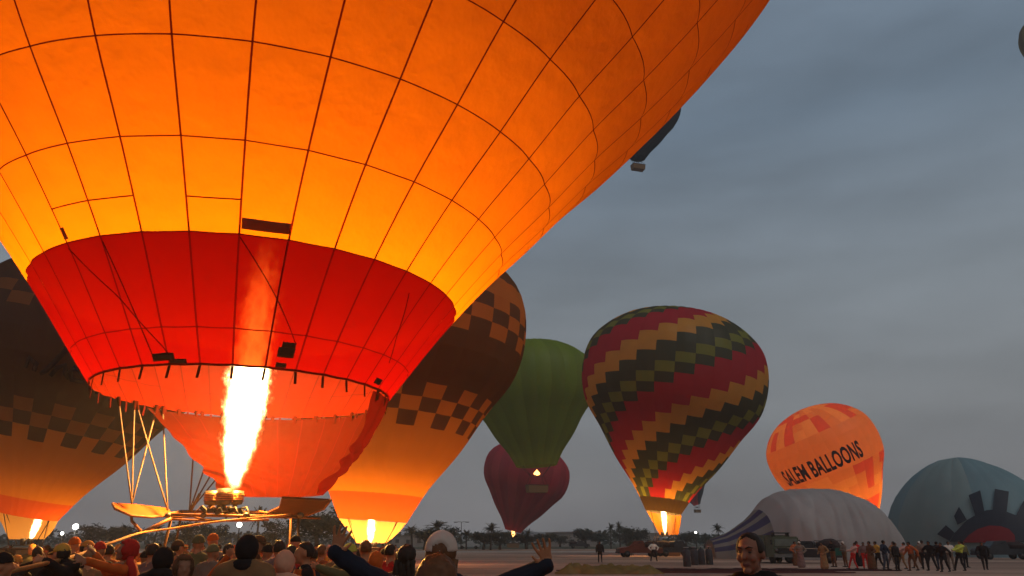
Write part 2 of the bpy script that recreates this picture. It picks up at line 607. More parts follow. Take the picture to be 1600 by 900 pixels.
def basket(root, c, size, rz=0.0, frame_z=None, lit=None):
    """Wicker basket with padded rim, corner uprights and a burner on a frame."""
    R = Matrix.Rotation(rz, 3, 'Z')
    c = Vector(c)
    sx, sy, sz = size
    mb = MB()
    for i in range(5):                       # walls made of bands that bulge like woven cane
        z0, z1 = i / 5, (i + 1) / 5
        q = .92 + .08 * z0
        mb.box(c + Vector((0, 0, sz * (z0 + z1) / 2)), (sx * q * (1 + .015 * (i % 2)), sy * q * (1 + .015 * (i % 2)), sz * .197), R)
    b = mb.build('basket', WICKER, root, False)
    rim = MB()
    cs = [Vector((x * sx / 2, y * sy / 2, sz + .03)) for x, y in ((-1, -1), (1, -1), (1, 1), (-1, 1), (-1, -1))]
    rim.tube([c + R @ p for p in cs], .07, 8)
    rim.build('padded_rim', LEATHER, b)
    if frame_z:
        for x, y in ((-1, -1), (1, -1), (1, 1), (-1, 1)):
            MB().tube([c + R @ Vector((x * sx * .46, y * sy * .46, sz)), c + R @ Vector((x * sx * .3, y * sy * .3, frame_z))], .035, 6).build('upright', LEATHER, root)
        fr = MB()
        cs = [c + R @ Vector((x * sx * .3, y * sy * .3, frame_z)) for x, y in ((-1, -1), (1, -1), (1, 1), (-1, 1), (-1, -1))]
        fr.tube(cs, .04, 6)
        fr.build('burner_frame', STEEL, root)
        bn = MB()
        for x in (-.25, .25):
            bn.lathe([(.02, 0), (.16, .02), (.2, .2), (.2, .5), (.17, .5), (.15, .1), (.02, .08)], 10, c + R @ Vector((x, 0, frame_z)))
        bn.build('burner', STEEL, root)
    return b

# ---- A: the big orange balloon -------------------------------------------------
ORANGE = fabric('orange_cloth', (.40, .095, .002), (.93, .268, .0015), straight=.012, tint=(1, .4, .08), var=.05, gloss=.008, crease=.45, cscale=1.6)
RED = fabric('red_cloth', (.10, .0062, .0005), (.122, .0005, .0002), straight=.07, tint=(.95, .17, .03), var=.06, gloss=0, crease=.3, cscale=1.1)
SCOOP = fabric('red_scoop_cloth', (.031, .0025, .0001), (.026, .0006, .0001), var=.08, gloss=0, crease=.5, cscale=1.5)

A_N, A_PH = 34, -.865
A_prof = [(0, 3.55), (2.34, 5.22), (3.81, 6.41), (5.18, 7.64), (6.63, 8.84), (7.98, 10.09), (12, 13.1), (16.5, 15.5), (21, 16.4), (26, 15.4), (30.5, 11.8), (33.5, 6.0), (34.3, 0)]
A = Env(A_prof, (-6.80, 18.86, 5.27), 0, -.02, .0066, .0025, 12.0)
rootA = thing('hot_air_balloon', 'huge glowing orange hot air balloon with red lower band and roaring flame', 'balloon', (-6.8, 18.9, 0), group='hot air balloons')
def world_parent(o, root):
    o.parent = root
    o.matrix_parent_inverse = Matrix.Translation(root.location).inverted()
# children are built in world coordinates, so the root keeps an identity transform underneath
rootA.location = (0, 0, 0)
hsA = [0, .70, 2.34, 3.81, 5.18, 6.63, 7.98, 9.6, 11.4, 13.4, 15.6, 18.2, 21, 24.2, 27.6, 31]
tsA = [A.t_of(h) for h in hsA] + [A.T[-1]]
dA = 2 * PI / A_N
def frontA(k, i):
    kk = k if k < 22 else k - A_N
    if i < 2: return True
    return -3 <= kk <= 16 and i <= 12
gores(A, rootA, A_N, A_PH, tsA, lambda k, i: RED if i < 2 else ORANGE, frontA, bulge=.055, nu=6, nv=4, vgap=.016, hgap=.011)

def v_tape(env, th, t0, t1, w, n, off=.012, thick=.01, bend=0):
    ts = np.linspace(t0, t1, n)
    v = []
    for t in ts:
        r = max(float(np.interp(t, env.T, env.r)), .2)
        for da in (-w / 2 / r, 0.0, w / 2 / r):
            v.append(env.P(t, th + da, off + (.004 if da == 0 else 0.0)))
    f = []
    for i in range(n - 1):
        a, b = 3 * i, 3 * i + 3
        f += [(a, a + 1, b + 1, b), (a + 1, a + 2, b + 2, b + 1)]
    return v, f
for k in range(A_N):
    v, f = v_tape(A, A_PH + k * dA, 0.0, A.T[-1] * .985, .040, 110, off=.004)
    o = mesh('load_tape', v, f, rootA, [TAPE, TAPE_R])
    o.data.polygons.foreach_set('material_index', [1 if (q // 2 + 1) * A.T[-1] * .985 / 109 < tsA[2] + .3 else 0 for q in range(len(o.data.polygons))])
    # loose tape end below the mouth
    p = Vector(A.P(0, A_PH + k * dA, .015)); q = p + Vector((random.uniform(-.03, .03), random.uniform(-.02, .02), -.27))
    side = Vector((math.cos(A_PH + k * dA), math.sin(A_PH + k * dA), 0)) * .028
    mb = MB(); nrm = Vector((math.sin(A_PH + k * dA), -math.cos(A_PH + k * dA), 0)) * .006
    mb.add([p - side - nrm, p + side - nrm, p + side + nrm, p - side + nrm, q - side - nrm, q + side - nrm, q + side + nrm, q - side + nrm],
           [(0, 1, 2, 3), (7, 6, 5, 4), (0, 4, 5, 1), (1, 5, 6, 2), (2, 6, 7, 3), (3, 7, 4, 0)])
    mb.build('tape_end', TAPE_R, rootA, False)

def ring_tape(env, t, w, ng, phase, bulge, name='ring_tape', k0=0, k1=None, mat=None, sagv=0.0, offp=.002, root=None):
    v = []
    k1 = ng if k1 is None else k1
    d = 2 * PI / ng
    m = 6
    nn = (k1 - k0) * m
    for i in range(nn + 1):
        u = (i % m) / m
        th = phase + (k0 + i / m) * d
        r = float(np.interp(t, env.T, env.r))
        b = bulge * r * d * math.sin(PI * u)
        tt = t - sagv * math.sin(PI * u)
        for dt, o in ((-w / 2, offp), (0.0, offp + .003), (w / 2, offp)):
            v.append(env.P(max(tt + dt, 0.0), th, b + o))
    f = []
    for i in range(nn):
        a, b = 3 * i, 3 * i + 3
        f += [(a, a + 1, b + 1, b), (a + 1, a + 2, b + 2, b + 1)]
    return mesh(name, v, f, root, mat or TAPE)
for h in hsA[1:14]:
    ring_tape(A, A.t_of(h), .028, A_N, A_PH, .055, root=rootA, mat=TAPE_R if h < 2.5 else TAPE)
ring_tape(A, .02, .07, A_N, A_PH, .055, 'mouth_hem', root=rootA, mat=TAPE_R)
# short repair seams in the lowest orange row
ring_tape(A, A.t_of(2.92), .028, A_N, A_PH, .055, 'repair_seam', 2, 4, root=rootA)
ring_tape(A, A.t_of(2.90), .028, A_N, A_PH, .055, 'repair_seam', 5, 6, root=rootA)
# dark vent flap sitting on the red edge
VENT = fabric('vent_flap_cloth', (.35, .06, .02), (.16, .022, .004), var=.1)
def sheet(env, h0, h1, g0, g1, mat, name, root, off=.035, nu=8, nv=4, skew=0.0):
    t0, t1 = env.t_of(h0), env.t_of(h1)
    v = []
    for o in (off, off - .012):
        for j in range(nv + 1):
            for i in range(nu + 1):
                g_ = g0 + (g1 - g0) * i / nu
                b = .055 * float(np.interp(t0, env.T, env.r)) * dA * math.sin(PI * (g_ % 1.0))
                v.append(env.P(t0 + (t1 - t0) * j / nv + skew * i / nu, A_PH + g_ * dA, o + b))
    n = nu + 1
    L0 = n * (nv + 1)
    f = []
    for j in range(nv):
        for i in range(nu):
            a = j * n + i
            f += [(a, a + 1, a + n + 1, a + n), (a + L0 + n, a + L0 + n + 1, a + L0 + 1, a + L0)]
    edge = [i for i in range(n)] + [j * n + nu for j in range(1, nv + 1)] + [nv * n + i for i in range(nu - 1, -1, -1)] + [j * n for j in range(nv - 1, 0, -1)]
    for q in range(len(edge)):
        a, b = edge[q], edge[(q + 1) % len(edge)]
        f.append((a, a + L0, b + L0, b))
    return mesh(name, v, f, root, mat)
sheet(A, 2.44, 2.62, 6.04, 6.98, VENT, 'vent_flap', rootA)
sheet(A, 2.40, 2.60, 2.02, 2.16, VENT, 'vent_flap', rootA, nu=2)
# dark rectangles on the red band
sheet(A, .10, .24, 3.55, 4.25, PATCH, 'cloth_patch', rootA)
sheet(A, .05, .13, 4.05, 4.62, PATCH, 'cloth_patch', rootA)
sheet(A, .26, .44, 7.28, 7.78, PATCH, 'cloth_patch', rootA)
sheet(A, .44, .55, 7.36, 7.76, PATCH, 'cloth_patch', rootA)
sheet(A, .06, .15, 7.30, 7.62, PATCH, 'cloth_patch', rootA)
sheet(A, .12, .24, 11.3, 11.75, PATCH, 'cloth_patch', rootA)
# dark tubes outside the cloth, drawn for the shadows of inner control lines
def shadow_line(env, h0, g0, h1, g1, root, name='line_shadow', r=.010):
    pts = []
    for i in range(15):
        u = i / 14
        pts.append(env.P(env.t_of(h0 + (h1 - h0) * u), A_PH + (g0 + (g1 - g0) * u) * dA, .035 + .055 * 4.3 * dA * abs(math.sin(PI * (g0 + (g1 - g0) * u)))))
    MB().tube(pts, r, 6).build(name, TAPE_R, root)
shadow_line(A, 2.30, 6.02, .55, 7.72, rootA)
shadow_line(A, 2.30, 6.98, .06, 7.02, rootA)
shadow_line(A, 2.25, 2.02, .2, 4.1, rootA)
shadow_line(A, 2.25, 3.05, .15, 3.6, rootA)
shadow_line(A, 2.0, 10.4, .6, 11.4, rootA)

# scoop, hanging from the far right of the mouth
burner_c = at(362, 785, 19.2)
sc_cen = (-6.38, 19.7, 2.88)
scoop(A, rootA, math.radians(74), math.radians(246), sc_cen, 1.4, -.15, SCOOP, bow=.25, wr=.055, gap=.055, nu=112, nv=64, seams=13)
for i in range(16):
    th = math.radians(74 + (246 - 74) * (i + .5) / 16)
    p = Vector(A.P(0, th, 0)); tdir = Vector((math.cos(th), math.sin(th), 0)); nd = Vector((math.sin(th), -math.cos(th), 0))
    mb = MB()
    mb.slab([p + tdir * -.05 + Vector((0, 0, .05)), p + tdir * .05 + Vector((0, 0, .05)), p + tdir * .05 - nd * .02 + Vector((0, 0, -.22)), p + tdir * -.05 - nd * .02 + Vector((0, 0, -.22))], .012)
    mb.build('scoop_tab', SCOOP, rootA, False)

# burner frame, side panels, struts
FR = plain('frame_metal', (.15, .060, .024), .5, .3, 14, metallic=.2)
zf = 0
cFL, cFR = at(262, 804, 18.5), at(470, 808, 18.5)
cBL, cBR = at(282, 799, 20.4), at(455, 801, 20.4)
fr = MB()
for a, b in ((cFL, cFR), (cBL, cBR), (cFL, cBL), (cFR, cBR)):
    fr.tube([a, b], .04, 8)
frame_o = fr.build('burner_frame', FR, rootA)
for a, b in ((at(264, 811, 18.4), at(420, 812, 18.4)), (at(262, 808, 18.6), at(385, 800, 19.6)), (at(300, 806, 18.6), at(330, 812, 18.9)), (at(405, 799, 19.5), at(500, 810, 18.6))):
    MB().tube(sag(a, b, .03, 6), .028, 7).build('frame_bar', FR, frame_o)
for px in (262, 318, 385, 470):
    MB().ellipsoid(at(px, 805, 18.45), (.085, .07, .07), 8, 6).build('joint', STEEL, frame_o)
MB().tube([at(205, 806, 18.2), at(206, 814, 18.1), at(222, 832, 18.0)], .035, 7).build('strut', FR, frame_o)
MB().tube([at(222, 832, 18.0), at(268, 810, 18.4)], .045, 7).build('strut', FR, frame_o)
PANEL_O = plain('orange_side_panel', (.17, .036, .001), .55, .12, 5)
PANEL_SHADE = plain('shaded_side_panel', (.06, .016, .007), .7, .15, 4)  # darker brown carries the shade of the panel's unlit underside
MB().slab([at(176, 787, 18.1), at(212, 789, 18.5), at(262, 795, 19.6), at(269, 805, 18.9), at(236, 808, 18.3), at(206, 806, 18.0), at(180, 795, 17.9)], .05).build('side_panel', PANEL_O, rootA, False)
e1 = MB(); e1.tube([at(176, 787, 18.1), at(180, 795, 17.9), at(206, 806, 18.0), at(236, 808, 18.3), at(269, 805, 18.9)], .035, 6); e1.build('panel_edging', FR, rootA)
MB().slab([at(440, 777, 18.2), at(517, 781, 18.3), at(506, 795, 18.9), at(470, 808, 19.6), at(412, 803, 19.5), at(436, 792, 18.9)], .05).build('side_panel', PANEL_SHADE, rootA, False)
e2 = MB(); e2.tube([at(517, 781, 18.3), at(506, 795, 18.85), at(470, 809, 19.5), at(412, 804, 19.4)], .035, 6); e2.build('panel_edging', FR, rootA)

# burners
for i, (px, py, d, s) in enumerate(((329, 800, 19.0, 1.0), (348, 800, 18.7, 1.1), (366, 799, 19.4, 1.0), (341, 798, 19.9, 1.0))):
    b0 = at(px, py, d)
    mb = MB()
    mb.lathe([(.03, 0), (.14, 0), (.15, .06), (.06, .08), (.06, .16), (.17, .18), (.19, .24), (.19, .52 * s), (.165, .52 * s), (.15, .26), (.03, .24)], 14, b0)
    bo = mb.build('burner', STEEL, rootA)
    cl = MB()
    turns, pts = 5, []
    for q in range(turns * 12):
        a = 2 * PI * q / 12
        pts.append(b0 + Vector((.205 * math.cos(a), .205 * math.sin(a), .26 + .2 * s * q / (turns * 12))))
    cl.tube(pts, .013, 5); cl.build('coil', plain('copper_coil', (.55, .22, .08), .35, .2, 9, metallic=.7), bo)
    MB().tube([b0 + Vector((.1, 0, .05)), b0 + Vector((.35, -.1, .1)), b0 + Vector((.5, -.2, -.15))], .03, 6).build('fuel_hose', BLACKM, bo)
    MB().tube([b0 + Vector((-.1, 0, .05)), b0 + Vector((-.3, .1, .14)), b0 + Vector((-.42, -.1, -.1))], .022, 6).build('fuel_pipe', FR, bo)
for px in (318, 330, 342, 352, 364, 378):
    mb = MB(); mb.box(at(px, 798 + 4 * math.sin(px), 18.6 + .2 * math.cos(px)), (.17, .12, .09), Matrix.Rotation(px, 3, 'Y')); mb.build('valve_block', BLACKM, rootA, False)

# cables from the mouth to the frame corners
cL, cM, cC, cR = at(206, 787, 18.2), at(262, 797, 18.6), at(296, 799, 20.2), at(492, 792, 19.8)
for deg, tgt in ((-97, cL), (-107, cL), (-119, cL), (-108, cM), (-122, cM), (-138, cC), (-150, cC), (-160, cC), (-170, cC)):
    p = Vector(A.P(0, math.radians(deg), 0.0))
    MB().tube(sag(p, tgt, .02, 4), .021, 6).build('suspension_cable', CABLE, rootA)
    mb = MB(); mb.tube([p + Vector((0, 0, .05)), p + (tgt - p).normalized() * .22], [.05, .03], 6); mb.build('cable_tab', SCOOP, rootA)
MB().tube([at(312, 772, 20.0), at(298, 798, 20.1)], .045, 6).build('upright', CABLE, rootA)
for px, py, d, px2 in ((268, 808, 18.5, 255), (466, 810, 18.5, 478), (284, 801, 20.4, 275), (455, 803, 20.4, 462)):
    t_ = at(px, py, d); MB().tube([t_, Vector((t_.x + (px2 - px) * .01, t_.y, 1.1))], .035, 6).build('upright', LEATHER, rootA)
basket(rootA, (-7.0, 19.4, 0.0), (4.6, 2.2, 1.15))
flame(rootA, at(363, 772, 19.3), 7.6, 26, 3.1, 1.0, (.03, .0))
fb = at(363, 772, 19.3)
for dz, pw in ((1.5, 7000), (3.7, 4300), (5.0, 3300)):
    point_lamp('flame_lamp', fb + Vector((.035 * dz, 0, dz)), pw, (1, (.44 if dz < 2 else .53), (.08 if dz < 2 else .15)), .35, rootA)

# ---- B and C: brown balloons with chequered bands ---------------------------------
BROWN = fabric('brown_cloth', (.200, .085, .028), (.11, .036, .006), var=.08, crease=.2, cscale=.3)
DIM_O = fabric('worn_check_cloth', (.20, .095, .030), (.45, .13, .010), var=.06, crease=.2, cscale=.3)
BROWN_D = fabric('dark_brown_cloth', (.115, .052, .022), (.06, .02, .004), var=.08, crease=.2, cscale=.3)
CHECK_O = fabric('check_orange_cloth', (.36, .155, .03), (.75, .22, .012), var=.06, crease=.2, cscale=.3)
LOW_O = fabric('amber_cloth', (.36, .155, .03), (.75, .24, .012), var=.05, crease=.2, cscale=.3)
BAND_R = fabric('rust_band_cloth', (.42, .08, .02), (.62, .095, .01), var=.05, crease=.2, cscale=.3)
SKIRT_Y = fabric('yellow_skirt_cloth', (.80, .42, .12), (.7, .34, .06), var=.05, crease=.3, cscale=.6)
def checked_balloon(label, base, R, H, lx, mouth, hs, phase, centre, power, rows, seed, scp, fl, sq):
    env = Env(unit_profile(R, H, mouth), base, lx)
    root = thing('hot_air_balloon', label, 'balloon', group='hot air balloons')
    ts = [env.t_of(h) for h in hs] + [env.T[-1]]
    n = 32
    CHECK_O, BROWN = sq
    def col(k, i):
        kind = rows[i] if i < len(rows) else 'b'
        if kind == 'r': return BAND_R
        if kind == 'o': return LOW_O
        if kind == 'b': return BROWN
        if kind == 'c': return CHECK_O if (k + i) % 2 == 0 else BROWN
        if kind == 'd':   # upper edge of the check band: orange squares stand on brown
            return CHECK_O if (k + i) % 2 == 0 else BROWN
        if kind == 'e':   # lower edge: brown squares hang into orange
            return LOW_O if (k + i) % 2 == 0 else BROWN
        return BROWN
    def front(k, i):
        a = (phase + (k + .5) * 2 * PI / n - centre + PI) % (2 * PI) - PI
        return abs(a) < 1.55
    gores(env, root, n, phase, ts, col, front, bulge=.05, nu=3, nv=2)
    b = Vector(base)
    scoop(env, root, centre + PI * .5, centre + PI * 1.5, (b.x + scp[0], b.y, b.z + scp[1]), scp[2], 0, SKIRT_Y, bow=.1, wr=.02, gap=.02, nu=24, nv=8)
    basket(root, (b.x + scp[0], b.y, 0), (3.2, 1.6, 1.15), .2, b.z + scp[1] - .45)
    for x in (-1, 1):
        for y in (-1, 1):
            p = Vector(env.P(0, centre + (PI / 4 if y < 0 else 3 * PI / 4) * x, 0))
            MB().tube([p, Vector((b.x + scp[0] + x * 1.0, b.y + y * .5, b.z + scp[1] - .4))], .03, 5).build('suspension_cable', CABLE, root)
    f0 = Vector((b.x + scp[0] + fl[3], b.y, b.z + scp[1] - .1))
    flame(root, f0, fl[0], 26, seed, fl[1], (fl[2], 0))
    point_lamp('flame_lamp', f0 + Vector((fl[2] * 2.6, 0, 2.4)), power * .6, (1, .55, .18), .4, root)
    point_lamp('flame_lamp', f0 + Vector((fl[2] * 5, 0, 5.0)), power * .4, (1, .5, .16), .5, root)
    return env, root

hsC = [0, 2.0, 3.6, 5.3, 6.93, 8.0, 9.0, 10.0, 11.3, 12.7, 14.04, 15.2, 16.35, 17.5, 19.2, 21, 23]
rowsC = 'roooeccbbbcccobb'
rowsC = ['r', 'o', 'o', 'o', 'e', 'c', 'd', 'b', 'b', 'b', 'd', 'c', 'd', 'o', 'b', 'b', 'b']
checked_balloon('brown and amber balloon with chequered band, flame lit, behind the huge orange one', (-11.29, 62.87, 3.33), 11.4, 24.78, .063, .24,
                hsC, .1, -math.atan2(-11.29, 62.87) * -1 if False else math.atan2(11.29, 62.87), 3200, rowsC, 5.2, (0, -1.75, 1.15), (3.0, .62, 0.0, -.1), (CHECK_O, BROWN))
hsB = [0, 1.3, 2.7, 4.1, 5.45, 6.43, 7.36, 8.24, 9.7, 11.2, 12.9, 14.4, 15.3, 16.2, 17.4, 18.8, 20]
rowsB = ['r', 'o', 'o', 'o', 'e', 'c', 'd', 'b', 'b', 'b', 'b', 'd', 'c', 'b', 'b', 'b', 'b']
LOWDIM = None
envB, rootB = checked_balloon('dark brown chequered balloon at the far left with a small flame', (-38.04, 60.66, 3.62), 9.41, 21.27, .185, .23,
                hsB, .03, math.atan2(38.04, 60.66), 560, rowsB, 7.7, (.35, -1.75, 1.15), (2.6, .55, .18, .3), (DIM_O, BROWN_D))
# unreadable dark script brushed across the brown part
SCRIPT = plain('dark_script', (.022, .012, .010), .8, .2, 4)
def stroke(env, pts, w, root, name='script_stroke', mat=None):
    """A ribbon lying on the cloth along (height, angle) points."""
    v, f = [], []
    P = [Vector(env.P(env.t_of(h), a, .18)) for h, a in pts]
    m = len(P)
    for i, p in enumerate(P):
        d = (P[min(i + 1, m - 1)] - P[max(i - 1, 0)]).normalized()
        nrm = (p - Vector((env.base[0] + env.l[0] * 8, env.base[1], p.z))).normalized()
        s_ = d.cross(nrm).normalized() * w * (.6 + .4 * math.sin(PI * (i + .5) / m))
        v += [p - s_, p + s_, p + s_ - nrm * .03, p - s_ - nrm * .03]
    for i in range(m - 1):
        a, b = 4 * i, 4 * i + 4
        f += [(a + q, a + (q + 1) % 4, b + (q + 1) % 4, b + q) for q in range(4)]
    f += [(3, 2, 1, 0), (4 * m - 4, 4 * m - 3, 4 * m - 2, 4 * m - 1)]
    return mesh(name, v, f, root, mat or SCRIPT)
ca = math.atan2(38.04, 60.66)
for pts in ([(10.0, -.30), (10.3, -.26), (10.9, -.22), (11.6, -.18), (12.2, -.16)], [(10.0, -.22), (10.6, -.19), (10.9, -.14), (10.4, -.12), (10.1, -.08)],
            [(10.7, -.02), (10.9, -.07), (10.5, -.09), (10.1, -.06), (10.1, .02)], [(10.2, .04), (10.8, .07), (10.9, .12), (10.4, .10)],
            [(10.0, .15), (10.7, .17), (10.9, .24)], [(10.4, .12), (10.0, .13), (9.6, .17)], [(10.2, -.42), (10.9, -.40), (10.6, -.34), (10.1, -.35)]):
    stroke(envB, [(h, a + ca) for h, a in pts], .2, rootB)

# ---- D: plain green balloon in the air, E: dark red one on the ground --------------
def gore_balloon(label, base, R, H, lx, mouth, mats, n, phase, bulge, centre, bsize=(2.4, 1.4, 1.1), drop=5.0, lamp=0, flame_p=None, bands=None, group='hot air balloons'):
    env = Env(unit_profile(R, H, mouth), base, lx)
    root = thing('hot_air_balloon', label, 'balloon', group=group)
    ts = np.linspace(0, env.T[-1], 4)
    def front(k, i):
        a = (phase + (k + .5) * 2 * PI / n - centre + PI) % (2 * PI) - PI
        return abs(a) < 1.7
    gores(env, root, n, phase, ts, lambda k, i: (bands[i] if bands else mats[k % len(mats)]), front, bulge, 4, 8)
    b = Vector(base)
    env.foot = Vector((b.x, b.y, b.z - drop))
    basket(root, env.foot, bsize, .3, drop * .62)
    for x in (-1, 1):
        for y in (-1, 1):
            p = Vector(env.P(0, (PI / 4 if y < 0 else 3 * PI / 4) * x, 0))
            MB().tube([p, Vector((b.x + x * bsize[0] * .3, b.y + y * bsize[1] * .3, b.z - drop * .36))], .05, 5).build('suspension_cable', BLACKM, root)
    if flame_p:
        fl = MB(); z = b.z - drop * .36
        prof = [(.02, 0), (.3, .25), (.42, .7), (.3, 1.3), (.12, 1.9), (.01, 2.4)]
        fl.lathe([(r * flame_p[0], zz * flame_p[1]) for r, zz in prof], 10, (b.x, b.y, z))
        fl.v = [tuple(Vector(p) + Vector((.12, .1, 0)) * noise.noise(Vector(p) * 1.3)) for p in fl.v]
        fl.build('flame', glow('flame_glow', (1, .42, .10), 6.0), root)
    if lamp:
        point_lamp('flame_lamp', b + Vector((0, 0, 1.0)), lamp, (1, .55, .18), .4, root)
    return env, root
GREEN = fabric('green_cloth', (.27, .36, .030), (.16, .19, .02), var=.06, crease=.2, cscale=.2)
GREEN2 = fabric('green_cloth_dark', (.245, .325, .027), (.14, .165, .018), var=.06, crease=.2, cscale=.2)  # slightly darker green for every other gore
gore_balloon('plain olive green balloon floating in front of a dark red one', (5.0, 153.62, 16.1), 13.4, 25.9, -.058, .3, [GREEN, GREEN2], 28, .05, .07, 0,
             (4.2, 2.2, 1.4), 5.2, 60, (1.6, .5))
MAROON = fabric('maroon_cloth', (.72, .050, .075), (.3, .02, .02), var=.06, crease=.2, cscale=.2)
MAROON2 = fabric('maroon_cloth_dark', (.60, .040, .062), (.25, .018, .018), var=.06, crease=.2, cscale=.2)  # second maroon, a little darker, on alternate gores
gore_balloon('dark red balloon partly hidden behind the olive green one', (.26, 210.53, 4.22), 11.45, 23.4, .246, .18, [MAROON, MAROON2], 24, .1, .07, 0,
             (3.2, 1.6, 1.1), 4.2, 0, (1.2, 1.1))

# ---- F: stepped rainbow stripes -------------------------------------------------------
FC = {'R': fabric('patch_red', (.46, .030, .045), (.34, .022, .02), var=.08, cscale=.4), 'Y': fabric('patch_gold', (.60, .33, .060), (.55, .24, .03), var=.08, cscale=.4),
      'D': fabric('patch_bottle_green', (.075, .085, .048), (.06, .065, .02), var=.08, cscale=.4), 'O': fabric('patch_olive', (.22, .25, .050), (.17, .18, .025), var=.08, cscale=.4),
      'S': fabric('skirt_olive', (.13, .11, .055), (.035, .02, .004), var=.08, cscale=.4)}
F_ = Env(unit_profile(11.74, 26.04, .18), (18.82, 96.1, 5.06), .141)
rootF = thing('hot_air_balloon', 'balloon with stepped diagonal stripes of red, gold and dark green', 'balloon', group='hot air balloons')
fn, fph, fcen = 32, .02, -math.atan2(18.82, 96.1)
t1 = F_.t_of(1.55)
rowsF = 28
tsF = [0] + list(np.linspace(t1, F_.T[-1], rowsF + 1))
seq = ['R', 'R', 'R', 'Y', 'Y', 'D', 'D', 'O', 'D']
def wrapk(k): return k if k < 16 else k - 32
kc = (fcen - fph) / (2 * PI / fn)
def colF(k, i):
    if i == 0: return FC['S']
    return FC[seq[(rowsF - i + wrapk(k) + 4) % 9]]
gores(F_, rootF, fn, fph, tsF, colF, lambda k, i: abs(wrapk(k) + .5 - kc) < 5.2, bulge=.06, nu=3, nv=2)
bF = Vector((18.82, 96.1, 5.06))
scoop(F_, rootF, fcen + PI * .38, fcen + PI * 1.42, (bF.x + .55, bF.y + .2, bF.z - 2.6), 1.1, 0, fabric('orange_skirt_cloth', (.50, .17, .012), (.5, .16, .01), var=.05), bow=.1, wr=.03, gap=.03, nu=20, nv=8)
basket(rootF, (bF.x, bF.y, 0), (3.4, 1.7, 1.15), .15, 2.3)
for x in (-1, 1):
    for y in (-1, 1):
        MB().tube([F_.P(0, fcen + (PI / 4 if y < 0 else 3 * PI / 4) * x, 0), bF + Vector((x * 1.0, y * .5, -2.75))], .03, 5).build('suspension_cable', CABLE, rootF)
f0 = bF + Vector((.05, -.1, -2.7))
flame(rootF, f0, 5.6, 24, 11.3, .62, (.0, 0))
point_lamp('flame_lamp', f0 + Vector((0, 0, 3.2)), 1500, (1, .5, .15), .4, rootF)
point_lamp('flame_lamp', f0 + Vector((0, 0, 5.4)), 900, (1, .5, .15), .4, rootF)

# ---- G: small dark balloon just behind it ------------------------------------------------
GD = fabric('charcoal_cloth', (.055, .05, .055), (.04, .035, .035), var=.1, cscale=.2)
GR = fabric('signal_red_cloth', (.55, .03, .035), (.5, .03, .03), var=.1, cscale=.2)
pG = at(1089, 789, 300)
gore_balloon('small charcoal and red balloon peeking out beside the striped one', tuple(pG), 6.6, 15, -.28, .2, [GD, GD, GD, GD, GD, GD, GD, GD, GD, GR, GR, GR], 12, .2, .05, 0, (2.6, 1.5, 1.1), 3.0, 30)

# ---- H: orange balloon with lettering -----------------------------------------------------
HO = fabric('tangerine_cloth', (.62, .23, .062), (.60, .20, .03), var=.05, cscale=.3)
HR = fabric('vermilion_cloth', (.52, .10, .04), (.56, .075, .015), var=.05, cscale=.3)
HL = fabric('apricot_cloth', (.66, .29, .085), (.66, .26, .04), var=.05, cscale=.3)
H_ = Env(unit_profile(10.59, 25.66, .18), (67.65, 147.56, 2.91), rot=-.4036)
rootH = thing('hot_air_balloon', 'tangerine balloon with black lettering leaning over the grey collapsed envelope', 'balloon', group='hot air balloons')
hn, hcen = 26, -math.atan2(67.65, 147.56)
hph = hcen - PI / 26 * 13
rowsH = 18
tsH = list(np.linspace(0, H_.T[-1], rowsH + 1))
def colH(k, i):
    q = noise.noise(Vector((k * .62, i * .55, 4.2))) + .35 * noise.noise(Vector((k * 1.7, i * 1.6, 9.1)))
    if i <= 7:                        # stepped flecks below the lettering, denser towards the mouth
        return HR if q > .12 - .05 * (7 - i) / 2 else (HL if q < -.22 else HO)
    if i <= 11: return HO
    return HR if q > .05 else (HL if q < -.2 else HO)
gores(H_, rootH, hn, hph, tsH, colH, lambda k, i: abs(k + .5 - 13) < 7.5, bulge=.05, nu=3, nv=2)
def wrapped_text(env, body, h_mid, height, a0, a1, root, mat, off=.16):
    cu = bpy.data.curves.new('lettering', 'FONT')
    cu.body = body
    cu.size = 1
    cu.offset = .03
    cu.space_character = 1.04
    cu.resolution_u = 3
    o = bpy.data.objects.new('lettering', cu)
    COL.objects.link(o)
    dg = bpy.context.evaluated_depsgraph_get()
    me = bpy.data.meshes.new_from_object(o.evaluated_get(dg))
    bpy.data.objects.remove(o)
    bm = bmesh.new(); bm.from_mesh(me)
    bmesh.ops.triangulate(bm, faces=bm.faces)
    for _ in range(2):
        bmesh.ops.subdivide_edges(bm, edges=[e for e in bm.edges if e.calc_length() > .12], cuts=1)
        bmesh.ops.triangulate(bm, faces=bm.faces)
    # split into letters: each is a part of its own
    bm.verts.ensure_lookup_table()
    xs = [v.co.x for v in bm.verts]; x0, x1 = min(xs), max(xs)
    tm = env.t_of(h_mid)
    for v in bm.verts:
        u = (v.co.x - x0) / (x1 - x0)
        p = env.P(tm + (v.co.y - .35) * height / .7, a0 + (a1 - a0) * u, off)
        v.co = p
    seen = set()
    letters = []
    for v in bm.verts:
        if v in seen: continue
        stack, grp = [v], []
        while stack:
            q = stack.pop()
            if q in seen: continue
            seen.add(q); grp.append(q)
            stack += [e.other_vert(q) for e in q.link_edges]
        letters.append(grp)
    for grp in letters:
        idx = {q: i for i, q in enumerate(grp)}
        fs = {f for q in grp for f in q.link_faces}
        mesh('letter', [q.co[:] for q in grp], [tuple(idx[q] for q in f.verts) for f in fs], root, mat)
    bm.free()
INK = fabric('black_lettering_cloth', (.020, .020, .026), (.01, .008, .006), var=.1)
